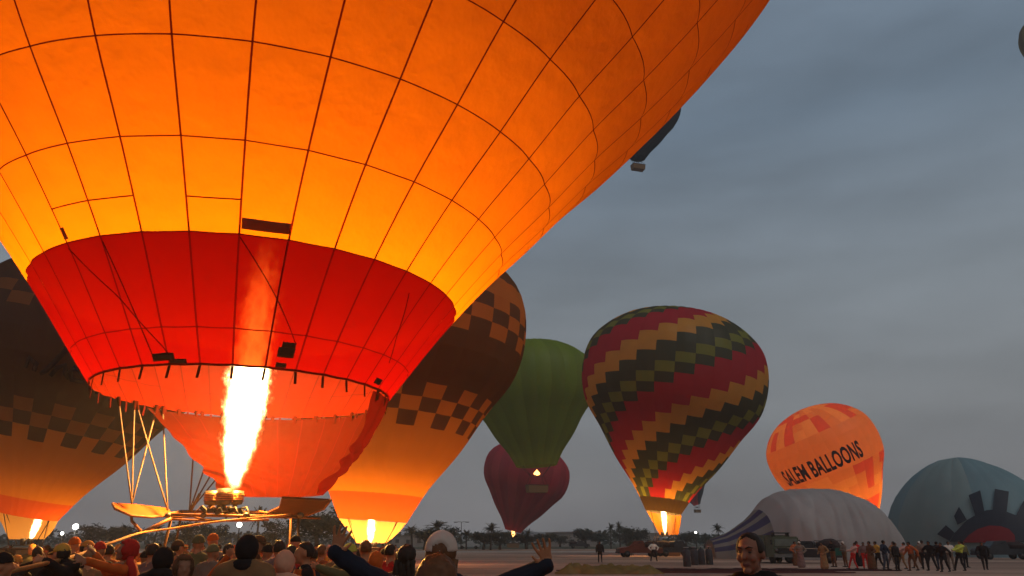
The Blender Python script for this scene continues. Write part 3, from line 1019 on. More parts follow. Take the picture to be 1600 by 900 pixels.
wrapped_text(H_, 'SALEM BALLOONS', 15.3, 2.9, hcen - .93, hcen + .64, rootH, INK)
bH = Vector((67.65, 147.56, 2.91))
basket(rootH, (bH.x, bH.y, 0), (3.4, 1.7, 1.15), .15, 2.0)
for dz, pw in ((1.5, 2600), (7, 3300), (13, 1700)):
    point_lamp('flame_lamp', bH + Vector((-.418 * dz, 0, dz)), pw, (1, .55, .22), .6, rootH)

# ---- K: dark balloon high up, L: the edge of another one -------------------------------------
KD = fabric('slate_cloth', (.022, .018, .018), (.03, .026, .026), var=.1, cscale=.2)
KD2 = fabric('black_cloth', (.014, .013, .014), (.012, .010, .010), var=.1, cscale=.2)
gore_balloon('dark balloon high in the sky, half hidden by the orange envelope', tuple(at(996, 247, 190)), 9.93, 23.77, .134, .2, [KD], 20, .1, .05, 0, (3.4, 1.8, 1.3), 3.4, bands=[KD2, KD, KD2])
LO = fabric('ochre_cloth', (.30, .22, .06), (.2, .14, .03), var=.1, cscale=.2)
LO2 = fabric('umber_cloth', (.20, .13, .04), (.14, .08, .02), var=.1, cscale=.2)
pL = at(1687, 122, 185)
gore_balloon('ochre balloon cut off by the right edge of the sky', tuple(pL), 10.1, 21, 0.0, .2, [LO, LO2], 20, .1, .05, 0, (3.4, 1.8, 1.3), 3.4)

# ------------------------------------------------------------------ I: grey envelope being pulled upright
GREY = fabric('grey_cloth', (.66, .56, .51), (.14, .12, .115), var=.12, crease=.5, cscale=.25)
VIOLET = fabric('violet_cloth', (.10, .085, .17), (.05, .04, .09), var=.1, crease=.3, cscale=.25)
CREAM = fabric('cream_cloth', (.38, .33, .28), (.12, .1, .09), var=.1, crease=.3, cscale=.25)
def slumped():
    d = 78.0
    root = thing('collapsed_envelope', 'slumped grey balloon envelope with violet striped tail lying on the ground', 'balloon envelope', group='hot air balloons')
    top = [(1108, 843), (1130, 836), (1150, 824), (1170, 808), (1184, 794), (1198, 778), (1214, 769), (1235, 765), (1262, 764), (1290, 765), (1312, 769),
           (1335, 778), (1352, 789), (1368, 802), (1382, 818), (1394, 834), (1404, 847)]
    X = [p[0] for p in top]; Y = [p[1] for p in top]
    Y0 = 82.0
    def pt(px, v, disp=True):
        """v: 0 front foot, .5 ridge, 1 back foot"""
        o_ = Vector((0, 0, CAMZ)); dr = at(px, float(np.interp(px, X, Y)), 1.0) - o_
        rp = o_ + dr * (Y0 / dr.y)
        x, z = rp.x, max(rp.z, .05)
        w = .15 + .95 * z
        a = PI * v
        y = Y0 - w * math.cos(a) * 1.05
        zz = z * math.sin(a) ** .62
        if disp:
            k = .20 * min(1, z / 4)
            ph = x * .95 + 2.6 * noise.noise(Vector((x * .22, zz * .12, 1))) + .12 * zz
            f1 = abs(math.sin(ph)) ** .8
            f2 = abs(math.sin(x * 2.3 + 3.0 * noise.noise(Vector((x * .5, zz * .2, 9)))))
            q = k * (f1 - .6) * (.6 + .8 * noise.noise(Vector((x * .4, 3, 3)))) + .09 * (f2 - .6) * min(1, z / 3) + .26 * noise.noise(Vector((x * .3, zz * .35, 4.0))) * min(1, z / 3)
            y -= q * math.cos(a) * 1.6
            zz += q * .35 * math.sin(a)
        return (x, y, max(zz, .02))
    nu, nv = 150, 36
    v = [pt(1182 + (1404 - 1182) * i / nu, j / nv) for j in range(nv + 1) for i in range(nu + 1)]
    n = nu + 1
    f = [(j * n + i, j * n + i + 1, (j + 1) * n + i + 1, (j + 1) * n + i) for j in range(nv) for i in range(nu)]
    mesh('envelope', v, f, root, GREY)
    cols = [CREAM, VIOLET, CREAM, VIOLET, CREAM, VIOLET, CREAM, GREY, GREY]
    cuts = [0, .06, .13, .20, .29, .36, .46, .62, .8, 1]
    for s in range(9):
        v, nu2, nv2 = [], 26, 5
        for j in range(nv2 + 1):
            for i in range(nu2 + 1):
                px = 1108 + (1182 - 1108) * i / nu2
                vv = cuts[s] + (cuts[s + 1] - cuts[s]) * j / nv2
                v.append(pt(px, vv))
        n = nu2 + 1
        mesh('panel', v, [(j * n + i, j * n + i + 1, (j + 1) * n + i + 1, (j + 1) * n + i) for j in range(nv2) for i in range(nu2)], root, cols[s])
slumped()

# ------------------------------------------------------------------ J: teal envelope filling on the ground
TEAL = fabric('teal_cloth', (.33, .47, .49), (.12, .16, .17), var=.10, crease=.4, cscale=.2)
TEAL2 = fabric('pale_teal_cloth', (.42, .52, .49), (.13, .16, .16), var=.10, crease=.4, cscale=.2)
EMB = fabric('navy_emblem_cloth', (.055, .060, .080), (.01, .01, .014), var=.1)
EMR = fabric('crimson_emblem_cloth', (.42, .025, .03), (.1, .006, .006), var=.1)
def dome():
    d = 92.0
    root = thing('half_inflated_envelope', 'teal balloon envelope swelling on the ground with a navy sun emblem', 'balloon envelope', group='hot air balloons')
    C = Vector((57.0, 97.0, -.6))
    R = Vector((9.25, 12.0, 12.25))
    def surf(az, el, lump=True):
        q = Vector((math.cos(el) * math.sin(az), -math.cos(el) * math.cos(az), math.sin(el)))
        k = 1 + (.018 * noise.noise(q * 2.2) + .010 * noise.noise(q * 6)) + .006 * abs(math.sin(12 * az))
        return C + Vector((q.x * R.x * k, q.y * R.y * k, q.z * R.z * k))
    ng = 24
    for g_ in range(ng):
        a0, a1 = 2 * PI * g_ / ng, 2 * PI * (g_ + 1) / ng
        v, nu, nv = [], 4, 14
        for j in range(nv + 1):
            for i in range(nu + 1):
                v.append(surf(a0 + (a1 - a0) * i / nu, .02 + (PI / 2 - .02) * j / nv))
        n = nu + 1
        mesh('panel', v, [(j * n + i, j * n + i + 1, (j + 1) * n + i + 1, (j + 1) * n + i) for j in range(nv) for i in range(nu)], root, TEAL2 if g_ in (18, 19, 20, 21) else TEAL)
    def onto(px, py, off):
        o = Vector((0, 0, CAMZ)); dr = (at(px, py, 1.0) - o).normalized()
        a = Vector((dr.x / R.x, dr.y / R.y, dr.z / R.z)); b = Vector(((o.x - C.x) / R.x, (o.y - C.y) / R.y, (o.z - C.z) / R.z))
        A_, B_, C_ = a.dot(a), 2 * a.dot(b), b.dot(b) - 1
        disc = B_ * B_ - 4 * A_ * C_
        if disc < 0: return None
        s = (-B_ - math.sqrt(disc)) / (2 * A_)
        p = o + dr * s
        q = Vector(((p.x - C.x) / R.x, (p.y - C.y) / R.y, (p.z - C.z) / R.z))
        nrm = Vector((q.x / R.x, q.y / R.y, q.z / R.z)).normalized()
        return p + nrm * off
    def emblem(poly, mat, off, name):
        poly = [(1360 + x / 4.737, 690 + y / 4.737) for x, y in poly]
        bm = bmesh.new()
        vs = [bm.verts.new((x, y, 0)) for x, y in poly]
        bm.faces.new(vs)
        bmesh.ops.triangulate(bm, faces=bm.faces)
        for _ in range(4):
            bmesh.ops.subdivide_edges(bm, edges=[e for e in bm.edges if e.calc_length() > 5], cuts=1)
            bmesh.ops.triangulate(bm, faces=bm.faces)
        bm.verts.ensure_lookup_table()
        pts = [onto(v.co.x, v.co.y, off) for v in bm.verts]
        if any(p is None for p in pts):
            pts = [p if p is not None else Vector(onto(1560, 830, off)) for p in pts]
        mesh(name, pts, [tuple(v.index for v in f.verts) for f in bm.faces], root, mat)
        bm.free()
    emblem([(598, 745), (635, 680), (720, 590), (790, 548), (860, 518), (930, 512), (1000, 528), (1070, 555), (1150, 600), (1180, 680), (1185, 745)], EMB, .34, 'emblem_disc')
    emblem([(508, 690), (572, 625), (635, 680), (600, 740)], EMB, .36, 'emblem_ray')
    emblem([(630, 560), (665, 492), (722, 588), (655, 622)], EMB, .36, 'emblem_ray')
    emblem([(733, 410), (815, 375), (846, 525), (782, 560)], EMB, .36, 'emblem_ray')
    emblem([(918, 365), (1018, 385), (1003, 535), (903, 530)], EMB, .36, 'emblem_ray')
    emblem([(1120, 455), (1200, 440), (1190, 640), (1070, 556)], EMB, .36, 'emblem_ray')
    emblem([(690, 752), (735, 700), (800, 655), (880, 630), (960, 634), (1020, 655), (1060, 700), (1065, 752)], EMR, .42, 'emblem_core')
dome()

#PART2
# ------------------------------------------------------------------ trees and palms along the horizon
BARK = plain('palm_bark', (.060, .045, .035), .9, .3, 8)
LEAF = plain('palm_leaf', (.040, .045, .026), .8, .4, 3)
LEAF2 = plain('broad_leaf', (.036, .042, .026), .8, .4, 3)
def palm_meshes(seed, h, R, nf, droop):
    rn = random.Random(seed)
    tr = MB()
    bend = rn.uniform(-.5, .5)
    pts = [Vector((bend * (i / 6) ** 2, 0, h * i / 6)) for i in range(7)]
    tr.tube(pts, [.34 - .16 * i / 6 for i in range(7)], 7)
    top = pts[-1]
    cr = MB()
    for k in range(nf):
        az = 2 * PI * k / nf * 2.4 + rn.uniform(-.2, .2)
        el = rn.uniform(-.35, 1.25)
        L = R * rn.uniform(.8, 1.1)
        d = Vector((math.cos(az) * math.cos(el), math.sin(az) * math.cos(el), math.sin(el)))
        side = Vector((-math.sin(az), math.cos(az), 0))
        prev = None
        for i in range(8):
            u = i / 7
            p = top + d * (L * u) - Vector((0, 0, droop * L * u * u * (.5 + .5 * math.cos(el))))
            if prev is not None:
                w = .05 * L * (1.15 - u)
                cr.add([prev - side * w * .25, prev + side * w * .25, p + side * w * .2, p - side * w * .2], [(0, 1, 2, 3)])
                for sgn in (-1, 1):
                    tip = prev.lerp(p, .5) + side * sgn * L * .20 * (1.1 - u * .8) - Vector((0, 0, L * .09)) + d * L * .08
                    cr.add([prev, p, tip + (p - prev) * .2, tip - (p - prev) * .1], [(0, 1, 2, 3)])
            prev = p
    a = tr.build('trunk', BARK); b = cr.build('crown', LEAF, None, False)
    return a, b
def broad_meshes(seed, h, R):
    rn = random.Random(seed)
    tr = MB()
    tr.tube([(0, 0, 0), (.1, 0, h * .25), (.2, .1, h * .5)], [.35, .28, .18], 7)
    clumps = []
    for k in range(9):
        a = rn.uniform(0, 2 * PI); q = rn.uniform(.2, .8) * R
        c = Vector((q * math.cos(a), q * math.sin(a), h * rn.uniform(.42, .88)))
        tr.tube([(.1, 0, h * .35), c * .6 + Vector((0, 0, h * .15)), c], [.13, .09, .03], 5)
        clumps.append((c, R * rn.uniform(.3, .5)))
    cr = MB()
    for c, r in clumps:
        for _ in range(150):
            q = Vector((rn.gauss(0, 1), rn.gauss(0, 1), rn.gauss(0, .8)))
            q = q.normalized() * r * rn.uniform(.35, 1.12)
            p = c + q
            s = rn.uniform(.14, .34)
            u = Vector((rn.uniform(-1, 1), rn.uniform(-1, 1), rn.uniform(-1, 1))).normalized() * s
            w = u.orthogonal().normalized() * s * .7
            cr.add([p - u, p + w, p + u, p - w], [(0, 1, 2, 3)])
    return tr.build('trunk', BARK), cr.build('crown', LEAF2, None, False)
TREE = []
for sd, kind in ((1, 'p'), (2, 'p'), (3, 'p'), (4, 'b'), (5, 'b'), (6, 'b')):
    if kind == 'p': a, b = palm_meshes(sd, 6.6, 3.2, 30, .42)
    else: a, b = broad_meshes(sd, 7.5, 3.6)
    TREE.append((kind, a.data, b.data, 9.6 if kind == 'p' else 7.6))
    bpy.data.objects.remove(a); bpy.data.objects.remove(b)
def tree(px, py_top, depth, kind, label, wide=1.0, name=None):
    """Tree standing on the ground whose top shows at the given pixel."""
    p = at(px, py_top, depth)
    k, tm_, cm_, h0 = TREE[kind]
    s = p.z / h0
    o = thing(name or ('palm_tree' if k == 'p' else 'broadleaf_tree'), label, 'palm' if k == 'p' else 'tree', (p.x, p.y, 0), random.uniform(0, 6.28), 'trees along the horizon')
    o.scale = (s * wide, s * wide, s)
    for nm, d in (('trunk', tm_), ('crown', cm_)):
        c = bpy.data.objects.new(nm, d)
        COL.objects.link(c); c.parent = o
    return o
tree_rows = [
    (70, 818, 150, 3, 'round tree between the left chequered balloon and the floodlights', 1.5),
    (148, 819, 150, 4, 'low round tree right of the bright floodlight', 1.4),
    (176, 820, 155, 5, 'squat tree second right of the bright floodlight', 1.3),
    (196, 812, 150, 0, 'palm under the tip of the orange side panel', 1.1),
    (212, 822, 160, 3, 'small round tree behind the red headscarf', 1.3),
    (246, 812, 150, 1, 'palm seen under the orange side panel struts', 1.0),
    (300, 814, 155, 4, 'dark tree right below the burners', 1.5),
    (332, 816, 150, 5, 'dark tree left of the lamp under the burner frame', 1.4),
    (407, 783, 120, 2, 'tall palm between the burners and the brown side panel', .8),
    (431, 812, 140, 4, 'leafy tree below the brown side panel', 1.1),
    (451, 814, 140, 1, 'short palm below the brown side panel', 1.0),
    (500, 798, 120, 5, 'large dark tree beneath the brown panel tip', 1.6),
    (528, 790, 115, 3, 'tallest dark tree left of the small lit chequered balloon', 1.5),
    (645, 814, 150, 0, 'shaggy palm just right of the chequered balloon mouth', 1.5),
    (664, 823, 150, 3, 'bush-like tree between two shaggy palms', 1.6),
    (684, 806, 150, 1, 'tallest shaggy palm above the white cap', 1.3),
    (702, 822, 155, 4, 'low tree right of the palm above the white cap', 1.3),
    (729, 824, 160, 2, 'small palm with flat crown left of the dark red balloon', 1.2),
    (767, 812, 150, 2, 'palm rising from bushes left of the dark red balloon', 1.1),
    (756, 829, 155, 5, 'low bushy tree at the foot of a palm near the dark red balloon', 1.8),
    (781, 829, 155, 4, 'low bushy tree beside the dark red balloon mouth', 1.8),
    (824, 822, 170, 0, 'palm right behind the dark red balloon basket', 1.0),
    (822, 834, 165, 3, 'dark bush right of the dark red balloon basket', 2.2),
    (849, 832, 190, 5, 'round tree left of the far pale building', 2.0),
    (953, 811, 170, 1, 'left one of the two tall thin palms', .62),
    (967, 810, 172, 2, 'right one of the two tall thin palms', .62),
    (978, 823, 190, 4, 'tree just right of the two thin palms', 1.4),
    (915, 826, 210, 3, 'tree left of the two thin palms', 1.8),
    (935, 830, 205, 5, 'low tree left below the two thin palms', 2.0),
    (998, 827, 200, 4, 'tree left of the striped balloon basket', 1.8),
    (1070, 830, 200, 3, 'tree right of the striped balloon mouth', 2.0),
    (1101, 829, 180, 0, 'small palm above the violet striped tail', .8),
    (1120, 812, 165, 1, 'palm behind the violet striped tail of the grey envelope', .8),
    (1100, 837, 190, 5, 'low bush left of the violet striped tail', 2.4),
    (875, 836, 220, 4, 'low bushy tree in front of the far pale building', 2.2),
]
for r in tree_rows: tree(*r)
# the far tree belt that reads as one mass
def belt():
    rn = random.Random(5)
    mb = MB()
    for _ in range(9000):
        x = rn.uniform(-280, 230)
        dd = rn.uniform(255, 300)
        hmax = 4.0 + 3.2 * noise.noise(Vector((x * .05, 2, 0))) + 1.8 * noise.noise(Vector((x * .21, 4, 0)))
        z = max(hmax, 1.2) * rn.uniform(.05, 1) ** .7
        p = Vector((x, dd, z))
        s = rn.uniform(.4, 1.0)
        u = Vector((rn.uniform(-1, 1), rn.uniform(-1, 1), rn.uniform(-.6, .6))).normalized() * s
        w = u.orthogonal().normalized() * s * .8
        mb.add([p - u, p + w, p + u, p - w], [(0, 1, 2, 3)])
    o = mb.build('treeline', LEAF2, None, False)
    tag(o, 'distant dark belt of trees along the horizon', 'trees', kind='stuff')
belt()

# ------------------------------------------------------------------ far houses, lamps, vehicles
HWALL = plain('plaster_wall', (.30, .26, .23), .9, .15, .6)
HROOF = plain('flat_roof', (.20, .165, .14), .9, .2, .5)
HDARK = plain('window_glass', (.03, .03, .035), .3, .2, 2)
def house(px, py_top, depth, w, label):
    p = at(px, py_top, depth)
    r = thing('low_house', label, 'house', (p.x, p.y, 0))
    MB().box((0, 0, p.z / 2), (w, 6, p.z)).build('wall', HWALL, r, False)
    MB().box((0, 0, p.z + .12), (w + .6, 6.6, .24)).build('roof', HROOF, r, False)
    n = max(2, int(w / 3))
    for i in range(n):
        x = -w / 2 + (i + .5) * w / n
        if i == n // 2: MB().box((x, -3.02, 1.05), (1.1, .12, 2.1)).build('door', HDARK, r, False)
        else:
            MB().box((x, -3.02, p.z * .55), (1.1, .12, 1.0)).build('window', HDARK, r, False)
            MB().box((x, -3.06, p.z * .55 - .56), (1.3, .2, .1)).build('sill', HROOF, r, False)
house(893, 833, 235, 16, 'long pale flat-roofed house left of the two thin palms')
house(1010, 834, 240, 9, 'small pale house behind the striped balloon basket')
house(640, 838, 230, 10, 'pale house low behind the shaggy palms')

def lamp_post(px, py, depth, r, label, strength, col=(1, .97, .88), arms=1, power=0):
    p = at(px, py, depth)
    root = thing('floodlight', label, 'floodlight', (p.x, p.y, 0), group='floodlights on poles')
    MB().tube([(0, 0.1, 0), (0, .1, p.z + .1)], [.12, .07], 7).build('pole', BLACKM, root)
    MB().tube([(-.7, .1, p.z), (.7, .1, p.z)], .05, 6).build('crossbar', BLACKM, root)
    hd = MB(); hd.ellipsoid((0, 0, p.z), (r, r * .35, r * .9), 12, 8)
    hd.build('lamp_head', glow('lamp_%d' % int(strength), col, strength), root)
    if power: point_lamp('floodlight_lamp', (0, -.8, p.z), power, (1, .95, .85), .3, root)
lamp_post(118, 823, 120, .50, 'brightest white floodlight above the crowd at the left', 12, power=600)
lamp_post(97, 833.5, 120, .28, 'small white floodlight low left of the brightest one', 9)
lamp_post(374, 820, 110, .40, 'white floodlight shining just below the burner frame', 9)
lamp_post(1087, 832, 160, .26, 'tiny floodlight left of the violet striped tail', 6)
def street_lamp(px, py, depth, label):
    p = at(px, py, depth)
    root = thing('street_lamp', label, 'street lamp', (p.x, p.y, 0))
    MB().tube([(0, 0, 0), (0, 0, p.z)], [.12, .06], 7).build('pole', BLACKM, root)
    for sx in (-1, 1):
        MB().tube([(0, 0, p.z), (sx * .5, 0, p.z + .12), (sx * 1.0, 0, p.z + .05)], .05, 6).build('arm', BLACKM, root)
        MB().box((sx * 1.3, 0, p.z + .02), (.8, .3, .16)).build('lamp_head', BLACKM, root, False)
street_lamp(721, 816, 165, 'unlit double-headed street lamp left of the dark red balloon')

TYRE = plain('tyre', (.02, .02, .02), .9, .2, 9)
GLASS = plain('car_glass', (.02, .022, .026), .15, .1, 3)
def pickup(px, depth, rz, paint, label, load=None, lights=False, rails=True, big=1.0, cat='pickup truck'):
    g_ = at(px, 845, depth)
    y = math.sqrt(max(depth ** 2 - 0, 1)) 
    root = thing('pickup_truck', label, cat, (g_.x, g_.y, 0), rz, 'vehicles on the field')
    root.scale = (big, big, big)
    prof = [(-2.5, .45), (-2.5, 1.0), (-.45, 1.02), (-.40, 1.62), (-.25, 1.74), (.75, 1.72), (1.35, 1.12), (2.3, 1.02), (2.48, .85), (2.48, .45)]
    mb = MB()
    n = len(prof)
    v = []
    for sy, tin in ((-.86, 0), (.86, 0)):
        for x, z in prof:
            k = .88 if z > 1.2 else 1.0
            v.append((x, sy * k, z))
    f = [tuple(range(n - 1, -1, -1)), tuple(range(n, 2 * n))] + [(i, (i + 1) % n, (i + 1) % n + n, i + n) for i in range(n)]
    mb.add(v, f); mb.build('body', paint, root, False)
    MB().box((0.2, 0, 1.40), (.8, 1.56, .36)).build('side_window', GLASS, root, False)
    MB().slab([(.80, -.72, 1.68), (.80, .72, 1.68), (1.31, .76, 1.17), (1.31, -.76, 1.17)], .03).build('windscreen', GLASS, root, False)
    for x in (-1.55, 1.6):
        for sy in (-.8, .8):
            w = MB(); w.tube([(x, sy - .1, .36), (x, sy + .1, .36)], .36, 14); wo = w.build('wheel', TYRE, root)
            MB().tube([(x, sy - .12, .36), (x, sy + .12, .36)], .18, 10).build('rim', STEEL, wo)
    MB().box((2.52, 0, .5), (.12, 1.6, .2)).build('bumper', BLACKM, root, False)
    for sy in (-.62, .62):
        MB().box((2.485, sy, .82), (.06, .3, .16)).build('headlight', glow('headlight_on', (1, .9, .75), 3) if lights else STEEL, root, False)
    if rails:
        for sy in (-.8, .8):
            MB().tube([(-2.45, sy, 1.0), (-2.45, sy, 1.75), (-.5, sy, 1.75), (-.5, sy, 1.0)], .035, 6).build('rail', STEEL, root)
            MB().tube([(-2.45, sy, 1.4), (-.5, sy, 1.4)], .03, 6).build('rail', STEEL, root)
    if load:
        l = MB(); l.ellipsoid((-1.5, 0, 1.25), (.95, .75, load), 14, 8)
        l.v = [tuple(Vector(q) + Vector((.2, .2, .15)) * noise.noise(Vector(q) * 1.7)) for q in l.v]
        l.build('tarpaulin', plain('tarpaulin', (.05, .03, .028), .8, .3, 2), root)
    return root
RUST = plain('rust_red_paint', (.13, .035, .022), .4, .2, 3)
WHITEP = plain('white_paint', (.55, .53, .50), .4, .1, 3)
DARKP = plain('dark_grey_paint', (.04, .04, .042), .4, .2, 3)
GREENP = plain('army_green_paint', (.085, .098, .060), .5, .2, 3)
pickup(998, 84, PI + .1, RUST, 'rust red pickup left of the striped balloon basket', .5, False)
pickup(1053, 88, .25, DARKP, 'dark pickup right of the striped balloon basket', .55)
pickup(1560, 74, PI - .05, DARKP, 'dark pickup with rail rack in front of the sun emblem', .4)
pickup(733, 170, 0, WHITEP, 'small white pickup far off left of the dark red balloon', None, False, False)
pickup(1264, 62, PI - .5, DARKP, 'dark pickup with a humped tarpaulin behind the pulling crowd', .75)
pickup(905, 180, 0, DARKP, 'far dark pickup below the pale house', .4, False)
def truck(px, depth, rz, label):
    g_ = at(px, 845, depth)
    root = thing('truck', label, 'truck', (g_.x, g_.y, 0), rz, 'vehicles on the field')
    MB().box((0, -1.2, 1.25), (2.15, 1.6, 1.5)).build('cab', GREENP, root, False)
    MB().box((0, 1.5, 1.35), (2.2, 3.6, 1.7)).build('cargo_box', GREENP, root, False)
    MB().box((0, -1.25, 2.03), (2.0, 1.4, .1)).build('roof', GREENP, root, False)
    MB().box((0, -2.03, 1.62), (1.85, .06, .55)).build('windscreen', plain('dusty_glass', (.12, .135, .11), .3, .2, 2), root, False)
    MB().box((0, -2.04, 1.0), (1.5, .08, .4)).build('grille', BLACKM, root, False)
    MB().box((0, -2.12, .62), (2.2, .2, .26)).build('bumper', plain('worn_bumper', (.12, .12, .11), .6, .2, 4), root, False)
    for sx in (-.85, .85):
        MB().ellipsoid((sx, -2.05, 1.0), (.15, .06, .15), 10, 6).build('headlight', STEEL, root)
        MB().box((sx * 1.38, -1.9, 1.65), (.12, .1, .35)).build('mirror', BLACKM, root, False)
        for y in (-1.2, 1.9):
            w = MB(); w.tube([(sx * 1.05 - .12, y, .45), (sx * 1.05 + .12, y, .45)], .45, 14); w.build('wheel', TYRE, root)
    MB().box((0, -1.0, 2.36), (1.35, .8, .08)).build('roof_rack', BLACKM, root, False)
    for sx in (-.6, .6):
        MB().box((sx, -1.0, 2.2), (.06, .6, .26)).build('rack_post', BLACKM, root, False)
truck(1212, 62, .06, 'army green truck seen head-on behind the man with dark jacket')

CYL = plain('gas_cylinder_paint', (.05, .045, .048), .5, .2, 4)
for i, (px, d, lb) in enumerate(((1071, 53.5, 'nearest tall gas cylinder, leftmost of the row'), (1083, 57, 'second gas cylinder from the left in the row'), (1094, 58, 'third gas cylinder from the left in the row'), (1106, 58, 'rightmost gas cylinder standing in the row'))):
    g_ = at(px, 845, d)
    r = thing('gas_cylinder', lb, 'gas cylinder', (g_.x, g_.y, 0), 0, 'gas cylinders on the field')
    MB().lathe([(.02, 0), (.26, 0), (.28, .05), (.28, 1.0), (.2, 1.14), (.07, 1.18), (.02, 1.18)], 14).build('tank', CYL, r)
    MB().tube([(0, 0, 1.16), (0, 0, 1.3)], .05, 8).build('valve', STEEL, r)
    c = MB(); c.tube([(.18 * math.cos(2 * PI * k / 12), .18 * math.sin(2 * PI * k / 12), 1.3) for k in range(13)], .025, 6); c.build('collar', plain('pale_collar', (.35, .33, .32), .5, .1, 4), r)

# cloth laid out on the ground
def cloth_strip(name, label, px0, px1, d0, d1, h, mat, seed, cat='balloon cloth'):
    nu, nv = 90, 14
    v = []
    for j in range(nv + 1):
        for i in range(nu + 1):
            u, w = i / nu, j / nv
            a = at(px0 + (px1 - px0) * u, 845, d0 + (d1 - d0) * w)
            y = a.y + .8 * noise.noise(Vector((u * 7, seed, 0))) * (1 if w > .5 else .6)
            env_ = math.sin(PI * w) ** .5 * min(1, 8 * u, 8 * (1 - u))
            z = h * env_ * (.55 + .5 * noise.noise(Vector((a.x * .8, y * 1.6, seed))) + .3 * noise.noise(Vector((a.x * 2.7, y * 3.5, seed))))
            v.append((a.x, y, .012 + max(z, 0)))
    n = nu + 1
    o = mesh(name, v, [(j * n + i, j * n + i + 1, (j + 1) * n + i + 1, (j + 1) * n + i) for j in range(nv) for i in range(nu)], None, mat)
    tag(o, label, cat)
cloth_strip('folded_cloth', 'long dark maroon cloth laid flat across the ground', 868, 1400, 45.5, 47.5, .16, fabric('maroon_ground_cloth', (.075, .018, .016), (.02, .004, .004), var=.2, cscale=1), 3)
cloth_strip('folded_cloth', 'wine red cloth strip nearer than the long maroon one', 985, 1330, 42.6, 44.2, .12, fabric('wine_ground_cloth', (.13, .030, .024), (.03, .006, .005), var=.2, cscale=1), 9)
cloth_strip('cloth_heap', 'crumpled straw yellow cloth heap on the ground', 866, 1035, 41.0, 44.0, .62, fabric('straw_yellow_cloth', (.30, .20, .055), (.06, .04, .01), var=.3, crease=.6, cscale=1.5), 17)
cloth_strip('folded_cloth', 'short pale cloth strip at the bottom beside the yellow heap', 1018, 1105, 40.0, 40.6, .07, fabric('pale_ground_cloth', (.42, .34, .30), (.1, .08, .07), var=.1), 23)

# ------------------------------------------------------------------ people
SKIN = plain('skin', (.30, .125, .060), .6, .08, 8)
SKIN2 = plain('skin_deep', (.20, .095, .055), .6, .08, 8)
SHOE = plain('shoes', (.03, .026, .024), .7, .2, 9)
HAIR = plain('dark_hair', (.022, .014, .010), .55, .3, 25, bump=.3)
HAIRB = plain('brown_hair', (.10, .040, .016), .5, .3, 25, bump=.3)

def ik(sh, tgt, pole, l1, l2):
    sh, tgt = Vector(sh), Vector(tgt)
    d = tgt - sh
    L = min(d.length, (l1 + l2) * .995)
    d.normalize()
    a = (l1 * l1 - l2 * l2 + L * L) / (2 * L)
    hgt = math.sqrt(max(l1 * l1 - a * a, 0))
    pl = Vector(pole); pl = pl - d * pl.dot(d)
    if pl.length < 1e-5: pl = d.orthogonal()
    pl.normalize()
    return sh + d * a + pl * hgt, sh + d * L

